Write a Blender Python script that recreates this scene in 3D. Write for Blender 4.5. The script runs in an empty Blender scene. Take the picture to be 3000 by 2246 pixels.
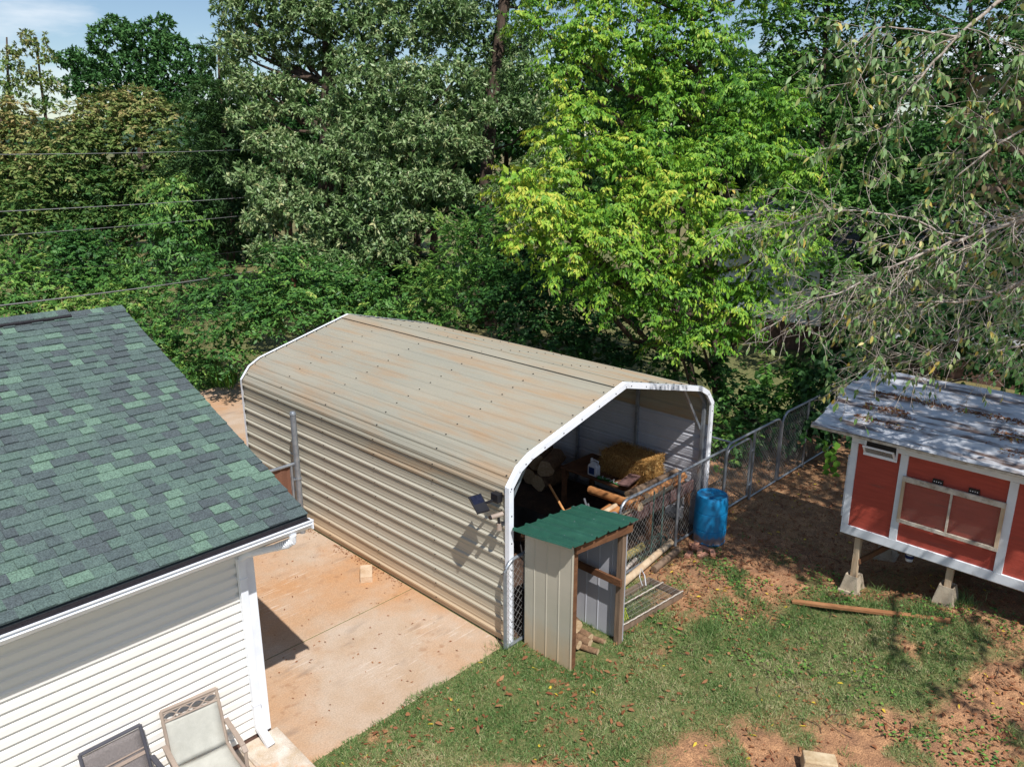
import bpy, math, random
import numpy as np
from mathutils import Vector, Matrix, noise as mnoise

random.seed(7); RNG = np.random.default_rng(11)
scene = bpy.context.scene
COL = scene.collection

# ------------------------------------------------------------------ camera, sky, sun, exposure
FPX, CX, CY, CAMH = 2320.0, 1500.0, 1123.0, 7.0
PITCH = math.atan(698/2320.0); PSI = math.radians(44.3)
fw = np.array([math.cos(PSI), math.sin(PSI), 0.0]); RT = np.array([math.sin(PSI), -math.cos(PSI), 0.0])
UPV = np.array([0, 0, 1.0])
CF = fw*math.cos(PITCH) - UPV*math.sin(PITCH); CU = fw*math.sin(PITCH) + UPV*math.cos(PITCH)
cam_d = bpy.data.cameras.new('camera'); cam = bpy.data.objects.new('camera', cam_d); COL.objects.link(cam)
cam_d.sensor_width = 36; cam_d.lens = FPX/3000*36; cam_d.clip_end = 6000; cam_d.clip_start = 0.05
cam.matrix_world = Matrix(((RT[0], CU[0], -CF[0], 0), (RT[1], CU[1], -CF[1], 0), (RT[2], CU[2], -CF[2], CAMH), (0, 0, 0, 1)))
scene.camera = cam
def pix(x, y, D):
    """point seen at photo pixel (x, y) at depth D"""
    return np.array([0, 0, CAMH]) + D*(CF + RT*((x-CX)/FPX) - CU*((y-CY)/FPX))

LDIR = Vector((0.235, 0.515, -0.824)).normalized()
SUN_EL = math.asin(-LDIR.z); SUN_AZ = math.atan2(-LDIR.x, -LDIR.y)   # clockwise from +Y
world = bpy.data.worlds.new('World'); scene.world = world; world.use_nodes = True
nt = world.node_tree; nt.nodes.clear()
def N(t, **k):
    n = nt.nodes.new(t)
    for a, b in k.items(): setattr(n, a, b)
    return n
sky = N('ShaderNodeTexSky', sky_type='NISHITA', sun_disc=False)
sky.sun_elevation = SUN_EL; sky.sun_rotation = SUN_AZ % (2*math.pi); sky.air_density = 1.0; sky.dust_density = 0.1; sky.ozone_density = 3.0
tc = N('ShaderNodeTexCoord'); mp = N('ShaderNodeMapping'); mp.inputs['Scale'].default_value = (1, 1, 4.5)
nz = N('ShaderNodeTexNoise'); nz.inputs['Scale'].default_value = 2.3; nz.inputs['Detail'].default_value = 7; nz.inputs['Roughness'].default_value = 0.55
cr = N('ShaderNodeValToRGB'); cr.color_ramp.elements[0].position = 0.52; cr.color_ramp.elements[1].position = 0.72
mx = N('ShaderNodeMix', data_type='RGBA'); mx.inputs['B'].default_value = (10.5, 10.7, 11.0, 1)
bg = N('ShaderNodeBackground'); bg.inputs['Strength'].default_value = 0.095
out = N('ShaderNodeOutputWorld')
L = nt.links.new
L(tc.outputs['Generated'], mp.inputs['Vector']); L(mp.outputs['Vector'], nz.inputs['Vector']); L(nz.outputs['Fac'], cr.inputs['Fac'])
L(cr.outputs['Color'], mx.inputs['Factor']); L(sky.outputs['Color'], mx.inputs['A']); L(mx.outputs['Result'], bg.inputs['Color']); L(bg.outputs['Background'], out.inputs['Surface'])
sun_d = bpy.data.lights.new('sun', 'SUN'); sun_d.energy = 5.0; sun_d.angle = math.radians(0.53); sun_d.color = (1.0, 0.965, 0.92)
sun = bpy.data.objects.new('sun', sun_d); COL.objects.link(sun); sun.rotation_euler = LDIR.to_track_quat('-Z', 'Y').to_euler(); sun.location = (-8, -16, 30)
scene.view_settings.view_transform = 'Standard'; scene.view_settings.look = 'None'
scene.view_settings.exposure = 0.15; scene.view_settings.gamma = 1.0; scene.view_settings.use_curve_mapping = False
scene.render.engine = 'CYCLES'
scene.cycles.max_bounces = 6; scene.cycles.transparent_max_bounces = 6; scene.cycles.transmission_bounces = 4

# ------------------------------------------------------------------ materials
def lin(c): return tuple(((v/255)/12.92 if v/255 <= 0.04045 else (((v/255)+0.055)/1.055)**2.4) for v in c)
MATS = {}
def pmat(name, c1, c2=None, scale=6.0, rough=0.6, bump=0.0, bscale=60.0, metal=0.0, stretch=(1, 1, 1), c3=None, s3=2.0, t3=(0.55, 0.7), spec=0.4, stretch3=None, bstretch=None, grain=0.0, gscale=250.0):
    """procedural surface: two colours mixed by noise, an optional third as patches (stains), fine relief"""
    m = bpy.data.materials.new(name); m.use_nodes = True; t = m.node_tree; n = t.nodes; l = t.links.new
    b = n['Principled BSDF']; b.inputs['Roughness'].default_value = rough; b.inputs['Metallic'].default_value = metal; b.inputs['Specular IOR Level'].default_value = spec
    geo = n.new('ShaderNodeNewGeometry')
    def coords(st):
        mp = n.new('ShaderNodeMapping'); mp.inputs['Scale'].default_value = st; l(geo.outputs['Position'], mp.inputs['Vector']); return mp.outputs['Vector']
    def noise(sc, st, det=6, ro=0.6):
        z = n.new('ShaderNodeTexNoise'); z.inputs['Scale'].default_value = sc; z.inputs['Detail'].default_value = det; z.inputs['Roughness'].default_value = ro
        l(coords(st), z.inputs['Vector']); return z.outputs['Fac']
    def ramp(f, a, bb):
        r = n.new('ShaderNodeMapRange'); r.inputs['From Min'].default_value = a; r.inputs['From Max'].default_value = bb; l(f, r.inputs['Value']); return r.outputs['Result']
    def mix(f, A, B):
        x = n.new('ShaderNodeMix'); x.data_type = 'RGBA'; l(f, x.inputs['Factor'])
        for s, v in (('A', A), ('B', B)):
            if isinstance(v, tuple): x.inputs[s].default_value = (*v, 1)
            else: l(v, x.inputs[s])
        return x.outputs['Result']
    c2 = c2 or tuple(v*0.75 for v in c1)
    colo = mix(ramp(noise(scale, stretch), 0.32, 0.68), c1, c2)
    if c3: colo = mix(ramp(noise(s3, stretch3 or stretch), *t3), colo, c3)
    if grain:
        g = ramp(noise(gscale, (1, 1, 1), 2, 0.5), 0.35, 0.65)
        mm = n.new('ShaderNodeMapRange'); mm.inputs['To Min'].default_value = 1-grain; mm.inputs['To Max'].default_value = 1+grain; l(g, mm.inputs['Value'])
        hs = n.new('ShaderNodeHueSaturation'); l(mm.outputs['Result'], hs.inputs['Value']); l(colo, hs.inputs['Color']); colo = hs.outputs['Color']
    l(colo, b.inputs['Base Color'])
    if bump:
        bp = n.new('ShaderNodeBump'); bp.inputs['Strength'].default_value = bump; bp.inputs['Distance'].default_value = 0.02
        l(noise(bscale, bstretch or stretch), bp.inputs['Height']); l(bp.outputs['Normal'], b.inputs['Normal'])
    m['_col'] = 1
    MATS[name] = m; return m

def leafmat(name, cols, rough=0.5, transl=0.3, spec=0.35):
    """leaf: colour picked per leaf from a ramp, some light passing through"""
    m = bpy.data.materials.new(name); m.use_nodes = True; t = m.node_tree; n = t.nodes; l = t.links.new
    b = n['Principled BSDF']; b.inputs['Roughness'].default_value = rough; b.inputs['Specular IOR Level'].default_value = spec
    at = n.new('ShaderNodeAttribute'); at.attribute_name = 'var'
    r = n.new('ShaderNodeValToRGB'); e = r.color_ramp.elements
    while len(e) < len(cols): e.new(0.5)
    for i, c in enumerate(cols): e[i].position = i/(len(cols)-1); e[i].color = (*c, 1)
    l(at.outputs['Fac'], r.inputs['Fac']); l(r.outputs['Color'], b.inputs['Base Color'])
    tr = n.new('ShaderNodeBsdfTranslucent'); l(r.outputs['Color'], tr.inputs['Color'])
    ms = n.new('ShaderNodeMixShader'); ms.inputs['Fac'].default_value = transl
    l(b.outputs['BSDF'], ms.inputs[1]); l(tr.outputs['BSDF'], ms.inputs[2]); l(ms.outputs['Shader'], n['Material Output'].inputs['Surface'])
    MATS[name] = m; return m

def glassmat(name, tint=(0.8, 0.85, 0.85), alpha=0.25, rough=0.25):
    m = pmat(name, tint, rough=rough, spec=0.6); m.node_tree.nodes['Principled BSDF'].inputs['Alpha'].default_value = alpha; return m

pmat('siding_cream', lin((234, 231, 225)), lin((226, 222, 214)), 1.2, 0.55, 0.08, 90, stretch=(0.4, 1, 3))
pmat('white_paint', lin((236, 239, 244)), lin((218, 222, 228)), 3, 0.45)
pmat('white_trim', lin((240, 243, 248)), lin((226, 230, 238)), 4, 0.35, spec=0.5)
pmat('gutter_dark', lin((52, 48, 52)), lin((30, 28, 32)), 60, 0.55, 0.4, 300)
pmat('shingle_under', lin((52, 60, 62)), lin((38, 44, 48)), 60, 0.9, 0.3, 300, grain=0.25)
SH = []
for i, (a, b_) in enumerate([((90, 110, 100), (82, 102, 95)), ((86, 103, 97), (78, 95, 91)), ((80, 93, 92), (73, 84, 85)), ((102, 127, 111), (94, 118, 104)), ((86, 103, 97), (78, 94, 91)), ((78, 88, 89), (71, 79, 82))]):
    SH.append(pmat('shingle_%s' % ['green', 'sage', 'slate', 'pale', 'moss', 'blue'][i], lin(a), lin(b_), 14, 0.9, 0.15, 200, grain=0.36, gscale=70))
pmat('concrete', lin((186, 168, 150)), lin((176, 150, 124)), 1.3, 0.85, 0.35, 45, c3=lin((182, 140, 102)), s3=0.45, t3=(0.42, 0.62), grain=0.1, gscale=50)
cm = MATS['concrete']; t = cm.node_tree; n = t.nodes; b = n['Principled BSDF']; old = b.inputs['Base Color'].links[0].from_socket
def cnode(rot, scl, sc, lo, hi, colr, prev, amt, msc):
    g = n.new('ShaderNodeNewGeometry'); mp_ = n.new('ShaderNodeMapping'); mp_.inputs['Rotation'].default_value = (0, 0, rot); mp_.inputs['Scale'].default_value = scl; t.links.new(g.outputs['Position'], mp_.inputs['Vector'])
    z = n.new('ShaderNodeTexNoise'); z.inputs['Scale'].default_value = sc; z.inputs['Detail'].default_value = 5; t.links.new(mp_.outputs['Vector'], z.inputs['Vector'])
    z2 = n.new('ShaderNodeTexNoise'); z2.inputs['Scale'].default_value = msc; t.links.new(g.outputs['Position'], z2.inputs['Vector'])
    r = n.new('ShaderNodeMapRange'); r.inputs['From Min'].default_value = lo; r.inputs['From Max'].default_value = hi; t.links.new(z.outputs['Fac'], r.inputs['Value'])
    r2 = n.new('ShaderNodeMapRange'); r2.inputs['From Min'].default_value = 0.48; r2.inputs['From Max'].default_value = 0.62; r2.inputs['To Max'].default_value = amt; t.links.new(z2.outputs['Fac'], r2.inputs['Value'])
    mu = n.new('ShaderNodeMath'); mu.operation = 'MULTIPLY'; t.links.new(r.outputs['Result'], mu.inputs[0]); t.links.new(r2.outputs['Result'], mu.inputs[1])
    x_ = n.new('ShaderNodeMix'); x_.data_type = 'RGBA'; t.links.new(mu.outputs[0], x_.inputs['Factor']); t.links.new(prev, x_.inputs['A']); x_.inputs['B'].default_value = (*colr, 1); return x_.outputs['Result']
o1 = cnode(0.8, (1.2, 14, 1), 2.0, 0.58, 0.66, lin((220, 208, 194)), old, 0.35, 0.7)
o1 = cnode(0.2, (1, 1, 1), 7.0, 0.56, 0.68, lin((150, 112, 82)), o1, 0.6, 0.9)
o1 = cnode(-0.5, (1, 3, 1), 1.6, 0.55, 0.7, lin((120, 104, 92)), o1, 0.45, 1.4)
t.links.new(o1, b.inputs['Base Color'])
pmat('concrete_clean', lin((205, 196, 184)), lin((180, 160, 136)), 5, 0.85, 0.4, 50, c3=lin((196, 144, 100)), s3=3, grain=0.15, gscale=120)
pmat('concrete_pier', lin((186, 172, 150)), lin((160, 145, 124)), 7, 0.9, 0.5, 70, grain=0.15)
pmat('concrete_block', lin((214, 192, 166)), lin((188, 158, 126)), 6, 0.9, 0.5, 80, grain=0.12)
pmat('brick_clay', lin((192, 142, 118)), lin((170, 118, 96)), 12, 0.9, 0.5, 90, grain=0.15)
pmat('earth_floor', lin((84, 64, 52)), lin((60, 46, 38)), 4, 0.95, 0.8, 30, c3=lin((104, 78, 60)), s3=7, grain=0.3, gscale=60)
pmat('foundation', lin((120, 92, 80)), lin((96, 72, 62)), 8, 0.9, 0.4, 40)
def carport_mat(name, base, base2, rust, roof):
    m = pmat(name, base, base2, 1.6, 0.42, 0.05, 30, metal=0.0, stretch=(1, 0.18, 1), c3=rust, s3=1.35 if roof else 0.9, t3=(0.47, 0.78) if roof else (0.62, 0.9), spec=0.5, stretch3=(2.4, 0.35, 2.4))
    return m
carport_mat('carport_roof', lin((164, 156, 138)), lin((150, 148, 134)), lin((168, 134, 98)), True)
# tan wall sheets: splashed red clay low down
m = carport_mat('carport_wall', lin((188, 182, 166)), lin((176, 172, 156)), lin((184, 170, 142)), False)
t = m.node_tree; b = t.nodes['Principled BSDF']; old = b.inputs['Base Color'].links[0].from_socket
g_ = t.nodes.new('ShaderNodeNewGeometry'); sx = t.nodes.new('ShaderNodeSeparateXYZ'); t.links.new(g_.outputs['Position'], sx.inputs['Vector'])
nn = t.nodes.new('ShaderNodeTexNoise'); nn.inputs['Scale'].default_value = 5; nn.inputs['Detail'].default_value = 5
mm = t.nodes.new('ShaderNodeMath'); mm.operation = 'MULTIPLY_ADD'; mm.inputs[1].default_value = -0.5; t.links.new(nn.outputs['Fac'], mm.inputs[0]); t.links.new(sx.outputs['Z'], mm.inputs[2])
mr = t.nodes.new('ShaderNodeMapRange'); mr.inputs['From Min'].default_value = -0.2; mr.inputs['From Max'].default_value = 0.35; mr.inputs['To Min'].default_value = 0.5; mr.inputs['To Max'].default_value = 0
t.links.new(mm.outputs[0], mr.inputs['Value']); mxx = t.nodes.new('ShaderNodeMix'); mxx.data_type = 'RGBA'; mxx.inputs['B'].default_value = (*lin((204, 160, 106)), 1)
t.links.new(mr.outputs['Result'], mxx.inputs['Factor']); t.links.new(old, mxx.inputs['A']); t.links.new(mxx.outputs['Result'], b.inputs['Base Color'])
STAINWALL = m
pmat('carport_inner', lin((186, 187, 194)), lin((174, 176, 184)), 2, 0.4, spec=0.5)
pmat('galvanised', lin((160, 166, 172)), lin((132, 138, 146)), 9, 0.38, metal=0.55, spec=0.5, c3=lin((170, 150, 128)), s3=5, t3=(0.62, 0.8))
pmat('wire', lin((168, 166, 162)), lin((136, 132, 126)), 9, 0.5, metal=0.4)
pmat('green_metal', lin((46, 92, 76)), lin((38, 80, 67)), 5, 0.4, 0.05, 40, c3=lin((150, 176, 166)), s3=38, t3=(0.69, 0.74), spec=0.5)
pmat('wood_weathered', lin((140, 118, 98)), lin((104, 84, 68)), 9, 0.85, 0.5, 30, stretch=(1, 1, 0.15))
pmat('wood_brown', lin((122, 84, 56)), lin((84, 54, 36)), 8, 0.8, 0.5, 30, stretch=(0.4, 0.4, 1))
pmat('wood_fresh', lin((206, 152, 96)), lin((178, 118, 66)), 9, 0.7, 0.4, 40, stretch=(0.25, 1, 1))
pmat('wood_post', lin((190, 134, 82)), lin((150, 98, 58)), 12, 0.75, 0.5, 50, stretch=(0.35, 0.35, 1.2), c3=lin((110, 74, 48)), s3=9, t3=(0.58, 0.72))
pmat('wood_yellow', lin((176, 160, 96)), lin((140, 122, 74)), 8, 0.8, 0.4, 40)
pmat('wood_purple', lin((122, 92, 88)), lin((92, 68, 66)), 10, 0.85, 0.6, 50)
pmat('wood_leg', lin((204, 184, 156)), lin((172, 146, 116)), 8, 0.75, 0.4, 30, stretch=(1, 1, 0.2))
pmat('lumber', lin((176, 128, 88)), lin((150, 102, 66)), 8, 0.75, 0.4, 40, stretch=(1, 0.2, 1))
pmat('bark', lin((92, 76, 64)), lin((52, 42, 36)), 10, 0.95, 1.0, 26, stretch=(1, 1, 0.25))
pmat('bark_grey', lin((190, 178, 166)), lin((140, 126, 116)), 16, 0.9, 0.5, 60, c3=lin((206, 204, 196)), s3=22, t3=(0.55, 0.65))
pmat('log_bark', lin((150, 120, 92)), lin((104, 78, 58)), 14, 0.95, 0.9, 50)
pmat('log_end', lin((204, 180, 146)), lin((172, 142, 106)), 20, 0.85, 0.3, 60)
pmat('red_panel', lin((174, 74, 58)), lin((158, 64, 50)), 5, 0.65, 0.3, 40, stretch=(0.5, 0.5, 5), c3=lin((138, 74, 62)), s3=2.5, t3=(0.58, 0.75), grain=0.1)
pmat('barn_white', lin((226, 230, 234)), lin((206, 212, 218)), 3, 0.55, 0.1, 30, c3=lin((186, 186, 180)), s3=4, t3=(0.62, 0.8))
pmat('coop_tin', lin((206, 208, 212)), lin((188, 191, 197)), 4, 0.45, 0.1, 20, metal=0.2, spec=0.5, c3=lin((104, 86, 78)), s3=1.9, t3=(0.5, 0.62), stretch3=(3, 0.6, 3))
pmat('old_white', lin((214, 206, 192)), lin((160, 146, 128)), 9, 0.8, 0.4, 50, c3=lin((96, 82, 70)), s3=8, t3=(0.6, 0.75))
pmat('barrel_blue', lin((18, 122, 176)), lin((14, 104, 158)), 4, 0.38, 0.05, 20, spec=0.5)
pmat('barrel_dirt', lin((146, 120, 100)), lin((80, 110, 134)), 14, 0.8)
pmat('straw', lin((196, 152, 88)), lin((150, 106, 54)), 30, 0.9, 0.8, 90, grain=0.3, gscale=140)
pmat('plastic_white', lin((226, 228, 232)), lin((214, 216, 222)), 5, 0.4)
pmat('plastic_blue', lin((28, 62, 120)), None, 5, 0.4)
pmat('plastic_green', lin((34, 120, 52)), lin((22, 92, 40)), 8, 0.4)
pmat('rake_green', lin((172, 186, 48)), lin((150, 166, 40)), 6, 0.5)
pmat('black_plastic', lin((34, 34, 38)), lin((24, 24, 28)), 5, 0.4)
pmat('solar_cell', lin((22, 24, 40)), lin((34, 36, 52)), 30, 0.15, spec=0.6)
pmat('steel_dark', lin((62, 60, 60)), lin((44, 42, 42)), 6, 0.5, metal=0.4)
pmat('rubber', lin((30, 29, 29)), None, 5, 0.8)
pmat('sand_metal', lin((164, 148, 134)), lin((148, 132, 120)), 5, 0.45, spec=0.5)
pmat('sling_sage', lin((188, 187, 178)), lin((176, 175, 166)), 9, 0.8, 0.3, 200, grain=0.1, gscale=300)
pmat('slate_metal', lin((78, 78, 86)), lin((66, 66, 74)), 5, 0.45, spec=0.5)
pmat('sling_grey', lin((132, 124, 122)), lin((112, 106, 104)), 60, 0.8, 0.3, 250, grain=0.15, gscale=200)
pmat('sling_tan', lin((168, 150, 136)), lin((156, 138, 126)), 60, 0.8, 0.2, 250)
pmat('screen_brown', lin((122, 84, 66)), lin((104, 70, 54)), 60, 0.85, 0.2, 200)
pmat('cable', lin((150, 150, 150)), None, 5, 0.5)
pmat('cable_black', lin((60, 60, 62)), None, 5, 0.6)
pmat('neighbour_siding', lin((226, 230, 236)), lin((214, 220, 228)), 2, 0.6)
pmat('neighbour_roof', lin((126, 124, 128)), lin((100, 98, 104)), 10, 0.9, 0.3, 60, grain=0.2, gscale=20)
pmat('hill', lin((62, 86, 62)), lin((46, 68, 52)), 0.03, 0.95, 1, 0.2)
pmat('stone', lin((206, 186, 154)), lin((170, 146, 112)), 9, 0.9, 0.5, 60)
pmat('tarp', lin((58, 52, 50)), lin((44, 40, 40)), 5, 0.7, 0.5, 12)
pmat('cloth_blue', lin((44, 56, 104)), None, 8, 0.9)
glassmat('pane_glass', lin((170, 140, 130)), 0.1, 0.12)
glassmat('pane_clear', lin((200, 204, 206)), 0.45, 0.1)

leafmat('leaf_yg', [lin((44, 88, 30)), lin((72, 122, 40)), lin((106, 154, 50)), lin((148, 184, 62)), lin((202, 200, 84))], 0.5, 0.24, 0.25)
leafmat('leaf_mid', [lin((42, 80, 34)), lin((64, 106, 44)), lin((88, 132, 56)), lin((120, 158, 68)), lin((166, 172, 84))], 0.5, 0.18, 0.25)
leafmat('leaf_oak', [lin((54, 86, 46)), lin((82, 114, 62)), lin((112, 140, 84)), lin((154, 172, 122)), lin((176, 172, 120))], 0.46, 0.16, 0.45)
leafmat('leaf_far', [lin((46, 82, 46)), lin((62, 102, 54)), lin((82, 122, 66)), lin((108, 144, 80))], 0.5, 0.18, 0.22)
leafmat('leaf_brown', [lin((46, 82, 40)), lin((72, 106, 50)), lin((104, 128, 66)), lin((144, 150, 90)), lin((162, 142, 96))], 0.5, 0.18, 0.22)
leafmat('leaf_cedar', [lin((38, 62, 36)), lin((54, 82, 46)), lin((76, 106, 58)), lin((102, 132, 74))], 0.6, 0.12, 0.2)
leafmat('leaf_bush', [lin((46, 86, 40)), lin((66, 110, 50)), lin((92, 136, 62)), lin((126, 162, 74)), lin((172, 180, 96))], 0.5, 0.2, 0.3)
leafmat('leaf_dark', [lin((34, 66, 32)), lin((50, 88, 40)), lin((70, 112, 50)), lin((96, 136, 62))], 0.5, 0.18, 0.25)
leafmat('leaf_right', [lin((78, 114, 58)), lin((108, 142, 82)), lin((138, 162, 106)), lin((158, 166, 104)), lin((206, 168, 64))], 0.46, 0.2, 0.4)
leafmat('leaf_maroon', [lin((84, 104, 58)), lin((108, 122, 72)), lin((122, 118, 80)), lin((120, 96, 80)), lin((146, 132, 86))], 0.5, 0.2, 0.25)
leafmat('leaf_bright', [lin((72, 120, 44)), lin((96, 146, 54)), lin((124, 166, 66))], 0.5, 0.3, 0.22)
leafmat('grass_blade', [lin((74, 108, 54)), lin((98, 130, 70)), lin((124, 148, 88)), lin((168, 170, 118)), lin((194, 180, 142))], 0.55, 0.25)
leafmat('litter', [lin((112, 70, 44)), lin((142, 92, 60)), lin((160, 116, 80)), lin((120, 66, 44)), lin((206, 180, 60))], 0.8, 0.1)

# ------------------------------------------------------------------ helpers
BASE = {}
def link(o, parent=None):
    COL.objects.link(o)
    if parent is not None:
        o.parent = parent
        if parent.name in BASE: o.matrix_parent_inverse = Matrix.Translation(-BASE[parent.name])
    return o
def tag(o, label=None, cat=None, group=None, kind=None):
    if label: o['label'] = label
    if cat: o['category'] = cat
    if group: o['group'] = group
    if kind: o['kind'] = kind
    return o
def thing(name, label, cat, loc, group=None):
    o = bpy.data.objects.new(name, None); COL.objects.link(o); o.location = loc; o.empty_display_size = 0.2
    BASE[o.name] = Vector(loc); return tag(o, label, cat, group)

class MB:
    def __init__(s): s.v = []; s.f = []; s.m = []; s.mi = 0
    def add(s, vs, fs):
        k = len(s.v); s.v += [tuple(float(c) for c in v) for v in vs]
        for f in fs: s.f.append(tuple(k+i for i in f)); s.m.append(s.mi)
        return s
    def box(s, x0, x1, y0, y1, z0, z1, rz=0.0, c=None):
        vs = [(x, y, z) for x in (x0, x1) for y in (y0, y1) for z in (z0, z1)]
        if rz:
            cx, cy = c or ((x0+x1)/2, (y0+y1)/2); ca, sa = math.cos(rz), math.sin(rz)
            vs = [(cx+(x-cx)*ca-(y-cy)*sa, cy+(x-cx)*sa+(y-cy)*ca, z) for x, y, z in vs]
        return s.add(vs, [(0, 1, 3, 2), (4, 6, 7, 5), (0, 4, 5, 1), (2, 3, 7, 6), (0, 2, 6, 4), (1, 5, 7, 3)])
    def beam(s, p, q, w, h, up=(0, 0, 1)):
        """bar from p to q, w wide and h deep along up"""
        p, q = Vector(p), Vector(q); d = (q-p).normalized(); u = Vector(up)
        if abs(d.dot(u)) > 0.98: u = Vector((0, 1, 0))
        r = d.cross(u).normalized()*w/2; u = r.cross(d).normalized()*h/2
        vs = [e+a*r+b*u for e in (p, q) for a, b in ((-1, -1), (1, -1), (1, 1), (-1, 1))]
        return s.add(vs, [(0, 1, 2, 3), (7, 6, 5, 4), (0, 4, 5, 1), (1, 5, 6, 2), (2, 6, 7, 3), (3, 7, 4, 0)])
    def tube(s, path, r, n=8, cap=True):
        P = [Vector(p) for p in path]; R = r if isinstance(r, (list, tuple)) else [r]*len(P)
        rings = []; ref = Vector((0.31, 0.17, 0.93))
        for i, p in enumerate(P):
            d = (P[min(i+1, len(P)-1)]-P[max(i-1, 0)])
            if d.length < 1e-9: d = Vector((0, 0, 1))
            d.normalize(); a = d.cross(ref)
            if a.length < 1e-3: a = d.cross(Vector((1, 0, 0)))
            a.normalize(); b = d.cross(a); ref = b.cross(d) if False else ref
            rings.append([p+(a*math.cos(t)+b*math.sin(t))*R[i] for t in (2*math.pi*k/n for k in range(n))])
        vs = [v for g in rings for v in g]; fs = []
        for i in range(len(P)-1):
            for k in range(n): fs.append((i*n+k, i*n+(k+1) % n, (i+1)*n+(k+1) % n, (i+1)*n+k))
        if cap: fs.append(tuple(range(n-1, -1, -1))); fs.append(tuple((len(P)-1)*n+k for k in range(n)))
        return s.add(vs, fs)
    def lathe(s, c, prof, n=32):
        c = Vector(c); vs = [(c.x+r*math.cos(2*math.pi*k/n), c.y+r*math.sin(2*math.pi*k/n), c.z+z) for r, z in prof for k in range(n)]
        fs = [(i*n+k, i*n+(k+1) % n, (i+1)*n+(k+1) % n, (i+1)*n+k) for i in range(len(prof)-1) for k in range(n)]
        fs.append(tuple(range(n-1, -1, -1))); fs.append(tuple((len(prof)-1)*n+k for k in range(n)))
        return s.add(vs, fs)
    def sweepY(s, prof, ys):
        """open X-Z polyline swept along Y"""
        n = len(prof); vs = [(x, y, z) for y in ys for x, z in prof]
        return s.add(vs, [(j*n+i, j*n+i+1, (j+1)*n+i+1, (j+1)*n+i) for j in range(len(ys)-1) for i in range(n-1)])
    def mesh(s, name, mats):
        me = bpy.data.meshes.new(name); me.from_pydata(s.v, [], s.f)
        for m in (mats if isinstance(mats, (list, tuple)) else [mats]): me.materials.append(MATS[m] if isinstance(m, str) else m)
        if max(s.m, default=0) > 0: me.polygons.foreach_set('material_index', s.m)
        me.update(); return me
    def build(s, name, mats, parent=None, smooth=False, bevel=0.0, loc=None):
        me = s.mesh(name, mats)
        if smooth:
            me.polygons.foreach_set('use_smooth', [True]*len(me.polygons))
            if smooth == 'auto': me.set_sharp_from_angle(angle=math.radians(40))
        o = bpy.data.objects.new(name, me); link(o, parent)
        if loc is not None: o.location = loc
        if bevel:
            b = o.modifiers.new('bevel', 'BEVEL'); b.width = bevel; b.segments = 2; b.limit_method = 'ANGLE'
        return o
def single(name, mb, mat, label, cat, group=None, **k): return tag(mb.build(name, mat, None, **k), label, cat, group)
def inst(name, me, loc, rot=(0, 0, 0), parent=None, scale=None):
    o = bpy.data.objects.new(name, me); link(o, parent); o.location = loc; o.rotation_euler = rot
    if scale: o.scale = scale
    return o

def sm(a): a = np.clip(a, 0, 1); return a*a*(3-2*a)
def ground_h(x, y):
    x = np.asarray(x, float); y = np.asarray(y, float)
    h = 0.42*sm((4.3-y)/1.9)*sm((x-8.8)/2.8)
    return h

# ------------------------------------------------------------------ leaves in bulk (numpy)
def unit(a): return a/np.maximum(np.linalg.norm(a, axis=-1, keepdims=True), 1e-9)
def leaf_object(name, P, A, Nn, Ln, Wd, var, mat, parent=None, six=False, fold=0.18, curl=0.15):
    """one mesh of many leaves: P base, A axis, Nn face normal"""
    n = len(P); A = unit(A); S = unit(np.cross(A, Nn)); Nn = np.cross(S, A)
    Ln = np.broadcast_to(Ln, (n,))[:, None]; Wd = np.broadcast_to(Wd, (n,))[:, None]
    if six:
        f = [(0, 0), (0.28, 0.85), (0.62, 0.8), (1, 0), (0.62, -0.8), (0.28, -0.85)]
    else:
        f = [(0, 0), (0.45, 1), (1, 0), (0.45, -1)]
    k = len(f); V = np.empty((n, k, 3))
    for i, (t, w) in enumerate(f):
        V[:, i] = P + A*Ln*t + S*Wd*0.5*w + Nn*(abs(w)*Wd*fold - Ln*curl*t*t)
    me = bpy.data.meshes.new(name); me.vertices.add(n*k); me.vertices.foreach_set('co', V.astype(np.float32).ravel())
    me.loops.add(n*k); me.loops.foreach_set('vertex_index', np.arange(n*k, dtype=np.int32))
    me.polygons.add(n); me.polygons.foreach_set('loop_start', np.arange(0, n*k, k, dtype=np.int32)); me.polygons.foreach_set('loop_total', np.full(n, k, np.int32))
    at = me.attributes.new('var', 'FLOAT', 'POINT'); at.data.foreach_set('value', np.repeat(np.clip(var, 0, 1), k).astype(np.float32))
    me.materials.append(MATS[mat]); me.update(); me.validate()
    o = bpy.data.objects.new(name, me); link(o, parent); return o

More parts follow.
